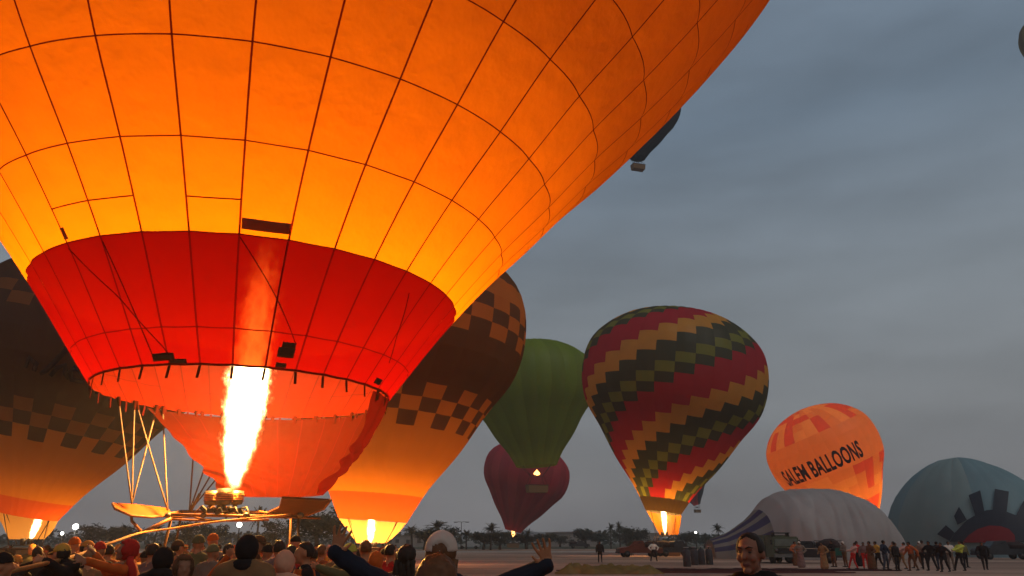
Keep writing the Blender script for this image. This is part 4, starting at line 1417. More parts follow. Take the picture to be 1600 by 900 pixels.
class Body:
    def __init__(s): s.c, s.e = [], []
    def cap(s, a, b, ra, rb, tg): s.c.append((Vector(a), Vector(b), ra, rb, tg))
    def ell(s, c, r, tg): s.e.append((Vector(c), Vector(r), tg))
    def mesh(s, voxel, smooth=3, wrinkle=.0, seed=0.0):
        mb = MB()
        for a, b, ra, rb, _ in s.c:
            mb.tube([a, b], [ra, rb], 10)
            mb.ellipsoid(a, (ra,) * 3, 10, 6); mb.ellipsoid(b, (rb,) * 3, 10, 6)
        for c, r, _ in s.e: mb.ellipsoid(c, r, 14, 9)
        me = bpy.data.meshes.new('tmp'); me.from_pydata(mb.v, [], mb.f)
        bm = bmesh.new(); bm.from_mesh(me); bmesh.ops.remove_doubles(bm, verts=bm.verts, dist=1e-5); bmesh.ops.recalc_face_normals(bm, faces=bm.faces); bm.to_mesh(me); bm.free()
        o = bpy.data.objects.new('tmp', me); COL.objects.link(o)
        m = o.modifiers.new('r', 'REMESH'); m.mode = 'VOXEL'; m.voxel_size = voxel; m.use_smooth_shade = True
        m2 = o.modifiers.new('s', 'SMOOTH'); m2.factor = .5; m2.iterations = smooth
        dg = bpy.context.evaluated_depsgraph_get()
        r = bpy.data.meshes.new_from_object(o.evaluated_get(dg))
        bpy.data.objects.remove(o); bpy.data.meshes.remove(me)
        n = len(r.polygons)
        ctr = np.empty(n * 3); r.polygons.foreach_get('center', ctr); ctr = ctr.reshape(-1, 3)
        best = np.full(n, 1e9); idx = np.zeros(n, int)
        for a, b, ra, rb, tg in s.c:
            a, b = np.array(a), np.array(b); ab = b - a
            t = np.clip(((ctr - a) @ ab) / max(ab @ ab, 1e-9), 0, 1)
            d = np.linalg.norm(ctr - a - t[:, None] * ab, axis=1) - (ra + (rb - ra) * t)
            k = d < best; best[k] = d[k]; idx[k] = tg
        for c, rr, tg in s.e:
            q = (ctr - np.array(c)) / np.array(rr)
            d = (np.linalg.norm(q, axis=1) - 1) * min(rr)
            k = d < best; best[k] = d[k]; idx[k] = tg
        r.polygons.foreach_set('material_index', idx.astype(np.int32))
        r.polygons.foreach_set('use_smooth', np.ones(n, bool))
        if wrinkle:
            nv_ = len(r.vertices)
            co = np.empty(nv_ * 3); r.vertices.foreach_get('co', co); co = co.reshape(-1, 3)
            no = np.empty(nv_ * 3); r.vertices.foreach_get('normal', no); no = no.reshape(-1, 3)
            cl = np.isin(idx, (1, 2))
            ls = np.empty(n, np.int32); lt = np.empty(n, np.int32)
            r.polygons.foreach_get('loop_start', ls); r.polygons.foreach_get('loop_total', lt)
            lv = np.empty(len(r.loops), np.int32); r.loops.foreach_get('vertex_index', lv)
            cloth = np.zeros(nv_, bool); cloth[lv[np.repeat(cl, lt)]] = True
            x, y, z = co.T
            w = np.sin(11 * x + 17 * z + 3 * np.sin(9 * y + seed)) * np.sin(13 * y - 9 * z + seed) + .5 * np.sin(31 * z + 23 * x + 2 * np.sin(17 * y + seed)) * np.sin(19 * y + 21 * x)
            co += no * (w * wrinkle * cloth)[:, None]
            r.vertices.foreach_set('co', co.ravel()); r.update()
        return r

def hand(B, wrist, d, up, curl, tg=0, size=1.0, side=1):
    """Palm, four fingers and a thumb; d: along the hand, up: back of the hand."""
    wrist, d, up = Vector(wrist), Vector(d).normalized(), Vector(up)
    up = (up - d * up.dot(d)).normalized()
    sd = d.cross(up).normalized() * side
    for q in (-.03, -.01, .01, .03):
        B.cap(wrist + d * .015 + sd * q * .6 * size, wrist + d * .085 * size + sd * q * size, .014 * size, .013 * size, tg)
    for q, L in ((-.036, .066), (-.012, .082), (.012, .088), (.036, .078)):
        b = wrist + d * .085 * size + sd * q * size
        m = b + (d * math.cos(curl) - up * math.sin(curl)).normalized() * L * .5 * size + sd * q * .38 * size
        e = m + (d * math.cos(curl * 2) - up * math.sin(curl * 2)).normalized() * L * .5 * size + sd * q * .18 * size
        B.cap(b, m, .0112 * size, .0100 * size, tg); B.cap(m, e, .0100 * size, .0085 * size, tg)
    b = wrist + d * .025 * size + sd * .03 * size
    m = b + (d * .6 + sd * .8 - up * .2 * curl).normalized() * .045 * size
    B.cap(b, m, .014 * size, .011 * size, tg); B.cap(m, m + (d * .85 + sd * .4 - up * .4 * curl).normalized() * .035 * size, .011 * size, .009 * size, tg)

def figure(pose, fine=False):
    """Body of a 1.75 m person facing -Y. Returns (Body, head centre)."""
    B = Body()
    bk = pose.get('bulk', .012)
    lean = pose.get('lean', 0.0)
    def T(p):
        p = Vector(p) - Vector((0, 0, .93))
        c_, s_ = math.cos(lean), math.sin(lean)
        return Vector((p.x, p.y * c_ - p.z * s_, p.y * s_ + p.z * c_)) + Vector((0, 0, .93))
    B.ell((0, 0, .95), (.165 + bk, .115 + bk, .13), 2)
    B.ell(T((0, 0, 1.10)), (.150 + bk, .105 + bk, .16), 1)
    B.ell(T((0, 0.005, 1.28)), (.175 + bk, .115 + bk, .19), 1)
    B.cap(T((-.165, .01, 1.415)), T((.165, .01, 1.415)), .058 + bk, .058 + bk, 1)
    B.cap(T((-.09, .01, 1.45)), T((.09, .01, 1.45)), .05 + bk, .05 + bk, 1)
    hd = pose.get('head', (0, 0, 0))
    hc = T((hd[0], -.02 + hd[1], 1.628 + hd[2]))
    B.cap(T((0, .02, 1.44)), hc + Vector((0, .02, -.06)), .055, .05, 0)
    yaw, tilt = pose.get('yaw', 0.0), pose.get('tilt', 0.0)
    Rh = Matrix.Rotation(yaw, 3, 'Z') @ Matrix.Rotation(tilt, 3, 'X')
    def Hd(p): return hc + Rh @ Vector(p)
    ht = 4 if pose.get('plainhead') else 0
    B.ell(Hd((0, .012, .022)), (.077, .094, .098), ht if ht else 0)
    B.ell(Hd((0, -.028, -.045)), (.058, .066, .072), 0)
    B.ell(Hd((0, -.045, -.005)), (.06, .056, .07), 0)
    if fine:
        B.cap(Hd((0, -.094, .018)), Hd((0, -.118, -.022)), .010, .015, 0)
        B.cap(Hd((-.04, -.088, .034)), Hd((.04, -.088, .034)), .014, .014, 0)
        B.cap(Hd((-.018, -.090, -.064)), Hd((.018, -.090, -.064)), .0085, .0085, 5 if pose.get('lips') else 0)
        B.ell(Hd((0, -.078, -.100)), (.026, .022, .020), 0)
        for sx in (-1, 1):
            B.ell(Hd((sx * .080, .012, -.005)), (.012, .022, .032), 0)
            B.ell(Hd((sx * .040, -.070, -.025)), (.024, .024, .026), 0)
    legs = pose.get('legs', 'stand')
    if legs == 'robe':
        B.cap((0, 0, .92), (0, 0, .14), .17, .23, 2)
        for sx in (-1, 1): B.cap((sx * .09, .02, .05), (sx * .1, -.12, .04), .045, .04, 3)
        feet = None
    else:
        K = {'stand': (((-.10, .0, .50), (-.11, .03, .09)), ((.10, .0, .50), (.11, .03, .09))),
             'walk': (((-.10, -.11, .52), (-.10, -.13, .09)), ((.10, .04, .50), (.10, .20, .11))),
             'pull': (((-.11, -.14, .51), (-.12, -.27, .09)), ((.11, -.03, .49), (.12, .10, .09))),
             'wide': (((-.17, -.02, .50), (-.24, .03, .09)), ((.17, -.02, .50), (.24, .03, .09)))}[legs]
        for (kn, an), sx in zip(K, (-1, 1)):
            B.cap((sx * .085, 0, .88), kn, .088, .062, 2); B.cap(kn, an, .062, .048, 2)
            B.cap(Vector(an) + Vector((0, .03, -.05)), Vector(an) + Vector((sx * .015, -.15, -.055)), .042, .034, 3)
    for side, key in ((-1, 'A'), (1, 'B')):
        sh = T((side * .19, .01, 1.405))
        tgt = pose.get(key, (side * .27, -.04, .84))
        pole = pose.get('pole' + key, (side * .5, .6, -.5))
        el_, wr = ik(sh, tgt, pole, .295, .265)
        B.cap(sh, el_, .055 + bk, .044 + bk, 1); B.cap(el_, wr, .043 + bk, .032 + bk * .8, 1)
        d = (wr - el_).normalized()
        if fine and pose.get('hands', True):
            upv = Vector(pose.get('up' + key, (0, 1, .2)))
            hdv = Vector(pose.get('dir' + key, d))
            hand(B, wr + d * .01, hdv, upv, pose.get('curl', .25), 0, 1.0, -side)
        else:
            B.cap(wr, wr + d * .10, .034, .024, 0)
    B.hc, B.Rh = hc, Rh
    return B

# --- headwear and hair, built round the head of the figure
def shell(B, rx, ry, rz, keep, off=(0, 0.0, .02), jitter=0.0, seed=0):
    """Part of an ellipsoid round the head; keep(unit direction) tells which way it reaches."""
    seg, rings = 44, 30
    v, f, ok = [], [], []
    for i in range(rings + 1):
        t = PI * i / rings
        for k in range(seg):
            a = 2 * PI * k / seg
            q = Vector((math.sin(t) * math.cos(a), math.sin(t) * math.sin(a), math.cos(t)))
            p = Vector((q.x * rx, q.y * ry, q.z * rz))
            if jitter: p *= 1 + jitter * (noise.noise(Vector((q.x * 7, q.y * 7, q.z * 2.5 + seed))))
            s = 1.0 if keep(q) else .86
            v.append(B.hc + B.Rh @ (p * s + Vector(off)))
            ok.append(keep(q))
    for i in range(rings):
        for k in range(seg):
            q = (i * seg + k, (i + 1) * seg + k, (i + 1) * seg + (k + 1) % seg, i * seg + (k + 1) % seg)
            if sum(ok[x] for x in q) >= 1: f.append(q)
    return v, f
def wear(B, root, kind, mat, seed=0):
    Hp = lambda p: B.hc + B.Rh @ Vector(p)
    if kind == 'hair':
        v, f = shell(B, .087, .106, .110, lambda q: q.z > .25 + .5 * max(0, -q.y) or (q.y > .25 and q.z > -.55), (0, .014, .022), .06, seed)
        mesh('hair', v, f, root, mat)
    elif kind == 'thin_hair':
        v, f = shell(B, .087, .107, .111, lambda q: (q.y > -.05 and q.z > -.42) or (q.z > .72 - .35 * abs(q.x) + .25 * max(0, -q.y)) or (abs(q.x) > .72 and q.z > -.15 and q.y > -.42), (0, .016, .022), .03, seed)
        mesh('hair', v, f, root, mat)
    elif kind == 'long_hair':
        v, f = shell(B, .104, .118, .120, lambda q: q.z > .3 + .4 * max(0, -q.y) or q.y > .05, (0, .015, .016), .10, seed)
        mesh('hair', v, f, root, mat)
        mb = MB()
        for k in range(15):
            x = -.10 + .2 * k / 14
            p0 = Hp((x, .085 - .25 * x * x * 10 * .1, -.02))
            pts = [p0 + Vector((.012 * math.sin(k * 2.1 + i), .012 * i * .5 + .008 * math.cos(k * 1.3 + i), -.062 * i)) for i in range(6)]
            mb.tube(pts, [.024, .026, .024, .021, .016, .008], 6)
        o = mb.build('hair_lock', mat, root); o['kind'] = 'stuff'
    elif kind == 'beanie':
        v, f = shell(B, .090, .110, .116, lambda q: q.z > .08 - .1 * q.y, (0, .008, .028), .05, seed)
        c = mesh('beanie', v, f, root, mat)
        mb = MB(); mb.tube([Hp((.086 * math.cos(2 * PI * k / 20), .010 + .104 * math.sin(2 * PI * k / 20), .040 - .012 * math.sin(2 * PI * k / 20))) for k in range(21)], .010, 7)
        mb.build('cuff', mat, c)
    elif kind == 'cap':
        v, f = shell(B, .089, .110, .112, lambda q: q.z > .12, (0, .010, .026), .02, seed)
        c = mesh('cap', v, f, root, mat)
        br = []
        for k in range(13):
            a = -PI * .92 + PI * .84 * k / 12
            br.append((math.cos(a), math.sin(a)))
        v = [Hp((.080 * x, .006 + .100 * y, .046)) for x, y in br] + [Hp((.092 * x, -.055 + .125 * y, .034 - .016 * x * x)) for x, y in br]
        v += [p - B.Rh @ Vector((0, 0, .008)) for p in v]
        n = 13
        f = [(i, i + 1, n + i + 1, n + i) for i in range(n - 1)] + [(2 * n + i + n, 2 * n + i + n + 1, 2 * n + i + 1, 2 * n + i) for i in range(n - 1)] + [(n + i, n + i + 1, 3 * n + i + 1, 3 * n + i) for i in range(n - 1)]
        mesh('brim', v, f, c, mat)
    elif kind == 'back_cap':      # cap seen from behind, with its arched opening and strap
        v, f = shell(B, .110, .130, .130, lambda q: q.z > -.02 and not (q.y > .3 and q.x * q.x * 2.0 + (q.z + .02) ** 2 * 1.9 < .46), (0, .010, .030), .012, seed)
        c = mesh('cap', v, f, root, mat)
        MB().tube([Hp((.088 * math.cos(a), .012 + .110 * math.sin(a), .030)) for a in np.linspace(.2, PI - .2, 12)], .010, 6).build('strap', mat, c)
        v = []
        br = [(math.cos(-PI * .9 + PI * .8 * k / 10), math.sin(-PI * .9 + PI * .8 * k / 10)) for k in range(11)]
        v = [Hp((.09 * x, .10 * y, .05)) for x, y in br] + [Hp((.10 * x, -.06 + .13 * y, .035)) for x, y in br]
        v += [p - Vector((0, 0, .008)) for p in v]
        mesh('brim', v, [(i, i + 1, 12 + i, 11 + i) for i in range(10)] + [(22 + 11 + i, 22 + 12 + i, 22 + i + 1, 22 + i) for i in range(10)], c, mat)
    elif kind == 'hood':
        v, f = shell(B, .102, .124, .130, lambda q: not (q.y < -.45 and abs(q.x) < .75 and -.75 < q.z < .62), (0, .018, .010), .06, seed)
        c = mesh('hood', v, f, root, mat)
        mb = MB(); mb.ellipsoid(Hp((0, .045, -.14)), (.13, .10, .075), 16, 8); mb.build('collar', mat, c)
    elif kind == 'scarf':
        v, f = shell(B, .100, .120, .126, lambda q: not (q.y < -.40 and abs(q.x) < .72 and -.8 < q.z < .55), (0, .012, .014), .10, seed)
        c = mesh('headscarf', v, f, root, mat)
        mb = MB()
        for k in range(4):
            p0 = Hp((.05 + .02 * k, .06, -.08))
            mb.tube([p0 + Vector((.03 * i + .02 * k, .03 * i, -.07 * i + .02 * math.sin(k * 2 + i))) for i in range(5)], [.035, .05, .055, .045, .015], 7)
        o = mb.build('scarf_tail', mat, root); o['kind'] = 'stuff'

def backpack(root, mat, B, w=.36, h=.50, zc=1.20):
    mb = MB()
    mb.ellipsoid((0, .24, zc), (w / 2, .13, h / 2), 18, 14)
    mb.v = [(x * (1 if abs(x) < w * .4 else .98), y, z) for x, y, z in mb.v]
    o = mb.build('backpack', mat, root)
    MB().ellipsoid((0, .33, zc - .08), (w * .36, .07, h * .25), 14, 10).build('pocket', mat, o)
    for sx in (-1, 1):
        MB().tube([(sx * .11, .16, zc + .22), (sx * .13, .02, 1.50), (sx * .14, -.14, 1.36), (sx * .15, -.13, 1.1)], .022, 6).build('strap', mat, o)

def cloth(name, col, var=.14): return plain('cloth_' + name, col, .9, var, 7, bump=.25)

PEOPLE_N = [0]
def person(px, py, depth, rz, label, top, trousers, gear=None, pose=None, skin=None, fine=True, voxel=.016, group='crowd around the orange balloon', scale=None, hairmat=None, wrinkle=.006, extra=None, hands=None):
    """py: pixel row of the top of the bare head; hands: world targets {'A':..., 'B':...}."""
    ds = 1.30 if (px < 650 and depth < 9.7) else 1.0
    depth *= ds
    p = at(px, py, depth)
    s = p.z / 1.748
    root = thing('person', label, 'person', (p.x, p.y, 0), math.radians(rz), group)
    root.scale = (s, s, s)
    pose = dict(pose or {})
    M_ = Matrix.Translation(root.location) @ Matrix.Rotation(math.radians(rz), 4, 'Z') @ Matrix.Scale(s, 4)
    Mi = M_.inverted()
    for k, w in (hands or {}).items(): pose[k] = Mi @ at(w[0], w[1], w[2] * ds)
    B = figure(pose, fine)
    me = B.mesh(voxel, 3 if voxel < .02 else 2, wrinkle, PEOPLE_N[0] * 3.7)
    PEOPLE_N[0] += 1
    sk = skin or SKIN
    for m in (sk, top, trousers, SHOE, hairmat or HAIR, plain('lips', (.13, .045, .036), .5, .1, 9)): me.materials.append(m)
    o = bpy.data.objects.new('body', me); COL.objects.link(o); o.parent = root
    for kind, m in (gear or []):
        if kind == 'backpack': backpack(root, m, B)
        elif kind == 'vest': vest(root, m, B, pose)
        else: wear(B, root, kind, m, PEOPLE_N[0])
    if pose.get('eyes'):
        for sx in (-1, 1):
            c = B.hc + B.Rh @ Vector((sx * .032, -.088, .010))
            MB().ellipsoid(c, (.013, .008, .0055), 10, 6).build('eye', plain('eye', (.05, .035, .03), .3, .1, 9), root)
            MB().tube([B.hc + B.Rh @ Vector((sx * .012, -.106, .034)), B.hc + B.Rh @ Vector((sx * .034, -.104, .042)), B.hc + B.Rh @ Vector((sx * .056, -.088, .036))], [.0045, .0045, .003], 6).build('eyebrow', HAIR, root)
    if extra: extra(root, B)
    return root, B
def vest(root, mat, B, pose):
    v, f = [], []
    n, m = 28, 8
    for j in range(m + 1):
        z = 1.02 + .44 * j / m
        for i in range(n):
            a = 2 * PI * i / n
            rr = 1.0 if j < 6 else (1.0 - .28 * (j - 5) / 3)
            v.append((.215 * rr * math.cos(a), .152 * rr * math.sin(a) + .005, z))
    for j in range(m):
        for i in range(n): f.append((j * n + i, j * n + (i + 1) % n, (j + 1) * n + (i + 1) % n, (j + 1) * n + i))
    mesh('vest', v, f, root, mat)

C = dict(dark=cloth('dark', (0.012, 0.009, 0.009)), navy=cloth('navy', (0.012, 0.014, 0.022)), tan=cloth('tan', (.150, .078, .034)), brown=cloth('brown', (.075, .034, .016)),  # crowd colours darkened, greys warmed, to stand in for shade and firelight
         orange=cloth('orange', (0.335, 0.068, 0.011)), hivis=cloth('hivis_orange', (0.536, 0.081, 0.011)), red=cloth('red', (0.281, 0.015, 0.011)), plaid=cloth('plaid', (.24, .060, .020), .5),
         grey=cloth('grey', (.115, .082, .062)), mauve=cloth('mauve', (.115, .066, .058)), yellow=cloth('yellow', (0.335, 0.186, 0.032)), lime=cloth('lime', (0.281, 0.285, 0.043)),
         olive=cloth('olive', (0.080, 0.068, 0.029)), pale=cloth('pale', (.42, .205, .125)), white=cloth('white', (0.402, 0.322, 0.267)), jean=cloth('jean', (0.033, 0.037, 0.048)),
         green=cloth('green_grey', (.095, .085, .040)), teal=cloth('teal', (0.027, 0.099, 0.075)), pink=cloth('pink', (0.301, 0.161, 0.128)), amber=cloth('amber', (0.321, 0.136, 0.027)))

ropeP = [at(455, 804, 18.4), at(340, 815, 18.0), at(268, 826, 17.6), at(222, 832, 16.6), at(182, 845, 12.5), at(142, 860, 11.2), at(106, 872, 8.9), at(72, 880, 8.2), at(28, 890, 7.7), at(-30, 904, 7.4)]
def smooth_line(P, n=8):
    out = []
    for i in range(len(P) - 1):
        p0, p1, p2, p3 = P[max(i - 1, 0)], P[i], P[i + 1], P[min(i + 2, len(P) - 1)]
        for k in range(n):
            t = k / n
            out.append(.5 * ((2 * p1) + (p2 - p0) * t + (2 * p0 - 5 * p1 + 4 * p2 - p3) * t * t + (3 * p1 - p0 - 3 * p2 + p3) * t ** 3))
    out.append(P[-1])
    return out
o = MB().tube(smooth_line(ropeP), .024, 8).build('tether_rope', plain('tether_rope', (.26, .12, .04), .9, .2, 30))
tag(o, 'thick tan tether rope pulled by the crew from the burner frame', 'rope')

STAND = {}
# the crew and the onlookers on the left, nearest first
person(4, 866, 5.6, 120, 'person in dark jacket cut off by the left edge', C['dark'], C['dark'], [('beanie', C['dark'])], {'bulk': .03})
person(36, 868, 9.0, -100, 'person in amber beanie and hi-vis orange vest hauling the rope', C['dark'], C['dark'], [('beanie', C['amber']), ('vest', C['hivis'])], {'lean': .15}, hands={'A': (30, 889, 8.8), 'B': (52, 884, 8.8)})
person(106, 850, 6.6, -115, 'crew member in yellow cap and dark jacket gripping the rope with both hands', C['dark'], C['dark'], [('cap', C['yellow']), ('hair', HAIR)], {'lean': .1, 'bulk': .03, 'curl': .9}, hands={'A': (72, 879, 6.35), 'B': (92, 876, 6.6)}, voxel=.011)
person(117, 841, 13, 170, 'person in orange beanie under the bright floodlight', C['brown'], C['dark'], [('beanie', C['orange'])])
person(137, 846, 9.0, 100, 'person in amber peaked cap facing right behind the rope', C['tan'], C['dark'], [('cap', C['amber']), ('hair', HAIR)])
person(143, 859, 7.4, -150, 'person in tan beanie and tan jacket leaning over the rope', C['tan'], C['brown'], [('beanie', C['tan'])], {'lean': .2})
person(157, 848, 11.5, 180, 'person in red beanie behind the rope', C['dark'], C['dark'], [('beanie', C['red'])])
person(172, 852, 9.6, -140, 'person in rust coloured jacket right of the red beanie', C['plaid'], C['dark'], [('hair', HAIR)], {'bulk': .02})
person(216, 843, 6.9, -75, 'person in red headscarf and orange robe reaching out along the rope', C['orange'], C['red'], [('scarf', C['red'])], {'lean': .12, 'legs': 'robe', 'yaw': .2, 'tilt': -.15}, skin=SKIN2, hands={'A': (150, 868, 6.7), 'B': (133, 876, 6.3)}, voxel=.012)
person(240, 850, 10.5, 160, 'person in mauve jacket with dark hair behind the red headscarf', C['mauve'], C['dark'], [('hair', HAIR)])
person(257, 857, 6.0, 170, 'person in black hooded jacket seen from behind', C['dark'], C['dark'], [('hood', C['dark'])], {'bulk': .045})
person(278, 845, 12.0, 150, 'person in brown cap standing under the burner frame', C['brown'], C['dark'], [('cap', C['brown']), ('hair', HAIR)])
person(289, 868, 5.3, 30, 'person in brown hood and mauve coat turned from the balloon', C['mauve'], C['dark'], [('hood', C['brown'])], {'bulk': .035}, skin=SKIN2)
person(308, 853, 9.4, -120, 'bald person lit orange beside the mauve coat', C['plaid'], C['dark'], [], {}, skin=SKIN)
person(311, 838, 9.0, 180, 'tall person in olive beanie under the burners', C['olive'], C['dark'], [('beanie', C['olive'])], {'bulk': .02})
person(333, 835, 13.5, 170, 'far person in orange beanie below the burners', C['grey'], C['dark'], [('beanie', C['orange'])])
person(333, 852, 8.6, 165, 'person in green-grey beanie left of the black hood', C['grey'], C['dark'], [('beanie', C['green'])], {'bulk': .02})
person(352, 868, 7.2, -160, 'person in orange jacket raising one hand by the black hood', C['orange'], C['dark'], [('hair', HAIR)], {}, hands={'B': (368, 853, 6.9)})
person(388, 838, 5.5, 178, 'person in black hood and broad tan coat seen from behind', C['tan'], C['brown'], [('hood', C['dark'])], {'bulk': .055})
person(404, 838, 8.6, 95, 'person in brown peaked cap facing right beyond the black hood', C['brown'], C['dark'], [('cap', C['brown']), ('hair', HAIR)])
person(437, 845, 8.2, -150, 'person with short dark hair and mauve jacket above the pale hood', C['mauve'], C['dark'], [('hair', HAIR)])
person(446, 862, 5.6, 175, 'person in pale hooded coat with a pale backpack', C['pale'], C['jean'], [('hood', C['pale']), ('backpack', C['pale'])], {'bulk': .04})
person(462, 838, 12.5, 180, 'far person in dark peaked cap below the brown side panel', C['dark'], C['dark'], [('cap', C['dark'])])
person(479, 848, 6.6, -65, 'dark haired person in orange vest over black looking left', C['dark'], C['dark'], [('hair', HAIR), ('vest', C['orange'])], {'yaw': -.2}, skin=SKIN)
person(503, 852, 9.5, 160, 'person in rust jacket behind the raised hand', C['plaid'], C['dark'], [('hair', HAIRB)])
person(546, 851, 7.6, 150, 'person in yellow-green beanie and olive jacket', C['olive'], C['dark'], [('beanie', C['lime'])], {'bulk': .03}, hands={'A': (500, 888, 7.3)})
person(572, 845, 10.5, -150, 'person with brown hair in front of the chequered balloon basket', C['orange'], C['dark'], [('hair', HAIRB)])
person(588, 863, 7.4, 180, 'person in orange hood beside the navy sleeve', C['orange'], C['dark'], [('hood', C['orange'])], {})
person(610, 851, 11, 160, 'person in red jacket right of the chequered balloon basket', C['red'], C['dark'], [('hair', HAIR)])
person(636, 853, 5.9, 172, 'person with long dark hair and tan jacket left of the white cap', C['tan'], C['brown'], [('long_hair', HAIR)], {'bulk': .02})
# more heads deeper in the crowd
fill = [(60, 855, 12, 'dark', None, 'person in dark jacket far left below the chequered balloon'), (84, 858, 13, 'brown', 'beanie', 'person in dark beanie left of the yellow cap'),
        (196, 856, 12, 'grey', None, 'person in grey jacket left of the red headscarf'), (228, 862, 12, 'orange', 'beanie', 'person in dark beanie with orange jacket behind the red headscarf'),
        (268, 862, 9, 'brown', None, 'person with brown jacket between the two hooded people'), (358, 850, 12, 'plaid', None, 'far person in rust jacket left of the black hood'),
        (420, 852, 11, 'olive', 'beanie', 'far person in dark beanie and olive jacket right of the black hood'), (456, 852, 12, 'red', None, 'far person in red jacket above the pale hood'),
        (490, 858, 12, 'navy', None, 'far person in navy jacket right of the orange vest'), (524, 856, 12, 'tan', None, 'far person in tan jacket left of the yellow beanie'),
        (560, 858, 12.5, 'mauve', None, 'far person in mauve jacket right of the yellow beanie'), (602, 858, 13, 'dark', 'beanie', 'far person in dark beanie near the chequered balloon'),
        (624, 862, 12, 'orange', None, 'far person in orange jacket behind the long dark hair')]
for px, py, d, c_, gear, lb in fill:
    person(px, py, d, random.choice([150, 170, 190, -140]), lb, C[c_], C['dark'], [('beanie', C['dark'])] if gear else [('hair', HAIR)], {'bulk': .02}, fine=False, voxel=.02, wrinkle=.004)
# woman with spread arms
zt = at(690, 838, 5.0)
person(690, 838, 5.0, 180, 'person in white cap and navy jacket with both arms spread wide', C['navy'], C['jean'], [('back_cap', C['white']), ('long_hair', HAIRB)],
       {'bulk': .022, 'curl': .12, 'poleA': (0, 0, -1), 'poleB': (0, 0, -1), 'dirA': (.35, .1, 1), 'dirB': (-.35, .1, 1), 'upA': (0, -1, 0), 'upB': (0, -1, 0)}, voxel=.0066,
       hands={'A': (868, 880, 4.75), 'B': (520, 862, 4.75)}, wrinkle=.013)
person(684, 870, 3.5, 178, 'nearest person with auburn hair below the white cap', C['dark'], C['dark'], [('long_hair', HAIRB)], {'bulk': .02}, voxel=.011)
# man turned to the camera
person(1171, 834.5, 4.9, -38, 'man with receding dark hair and dark jacket facing the camera', C['dark'], C['dark'], [('thin_hair', HAIR)], {'eyes': True, 'lips': True, 'bulk': .028}, voxel=.0075, skin=plain('skin_ruddy', (.19, .080, .050), .55, .1, 9), wrinkle=.005, group='people on the field')

# ------------------------------------------------------------------ the crew pulling on the right, far away
POSES = {'stand': {}, 'walk': {'legs': 'walk', 'lean': .08, 'A': (-.30, -.22, .95), 'B': (.28, .16, .92)},
         'pull': {'legs': 'pull', 'lean': -.28, 'A': (-.08, -.30, 1.18), 'B': (.08, -.38, 1.16)},
         'fold': {'A': (.04, -.20, 1.15), 'B': (-.04, -.22, 1.12), 'poleA': (-.8, .2, -.5), 'poleB': (.8, .2, -.5)},
         'wide': {'legs': 'wide', 'A': (-.24, -.14, .98), 'B': (.24, -.14, .98), 'poleA': (-1, .3, 0), 'poleB': (1, .3, 0)},
         'robe': {'legs': 'robe', 'A': (-.22, -.15, .98), 'B': (.22, -.12, 1.0)},
         'point': {'A': (-.25, -.04, .86), 'B': (.45, -.40, 1.50), 'poleB': (0, 0, -1)}}
POSE_ME = {}
for k, ps in POSES.items():
    q = dict(ps); q['plainhead'] = True; q['bulk'] = .022
    B = figure(q, False)
    POSE_ME[k] = B.mesh(.026, 2, .006, 1.0)
    for _ in range(6): POSE_ME[k].materials.append(SKIN)
C2 = {}
for k_, m_ in list(C.items()):
    v_ = [n for n in m_.node_tree.nodes if n.bl_idname == 'ShaderNodeVectorMath'][0].inputs[0].default_value
    C2[k_] = plain('field_' + m_.name, tuple(min(x * (1.9 if k_ != 'dark' else 1.6), .7) for x in v_), .9, .2, 7)
def far_person(px, py_feet, rz, pose, label, top, trs, hair=None, group='people pulling on the far field', h=1.0, skin=None):
    # distance from the row where the feet touch the ground
    dr = at(px, py_feet, 1.0) - Vector((0, 0, CAMZ))
    k = -CAMZ / dr.z
    o = bpy.data.objects.new('person', POSE_ME[pose]); COL.objects.link(o)
    o.location = (dr.x * k, dr.y * k, 0)
    o.rotation_euler = (0, 0, math.radians(rz))
    o.scale = (h * 1.22, h * 1.22, h)
    for i, m in enumerate((skin or SKIN2, top, trs, SHOE, hair or HAIR, SKIN2)):
        o.material_slots[i].link = 'OBJECT'; o.material_slots[i].material = m
    tag(o, label, 'person', group)
    return o
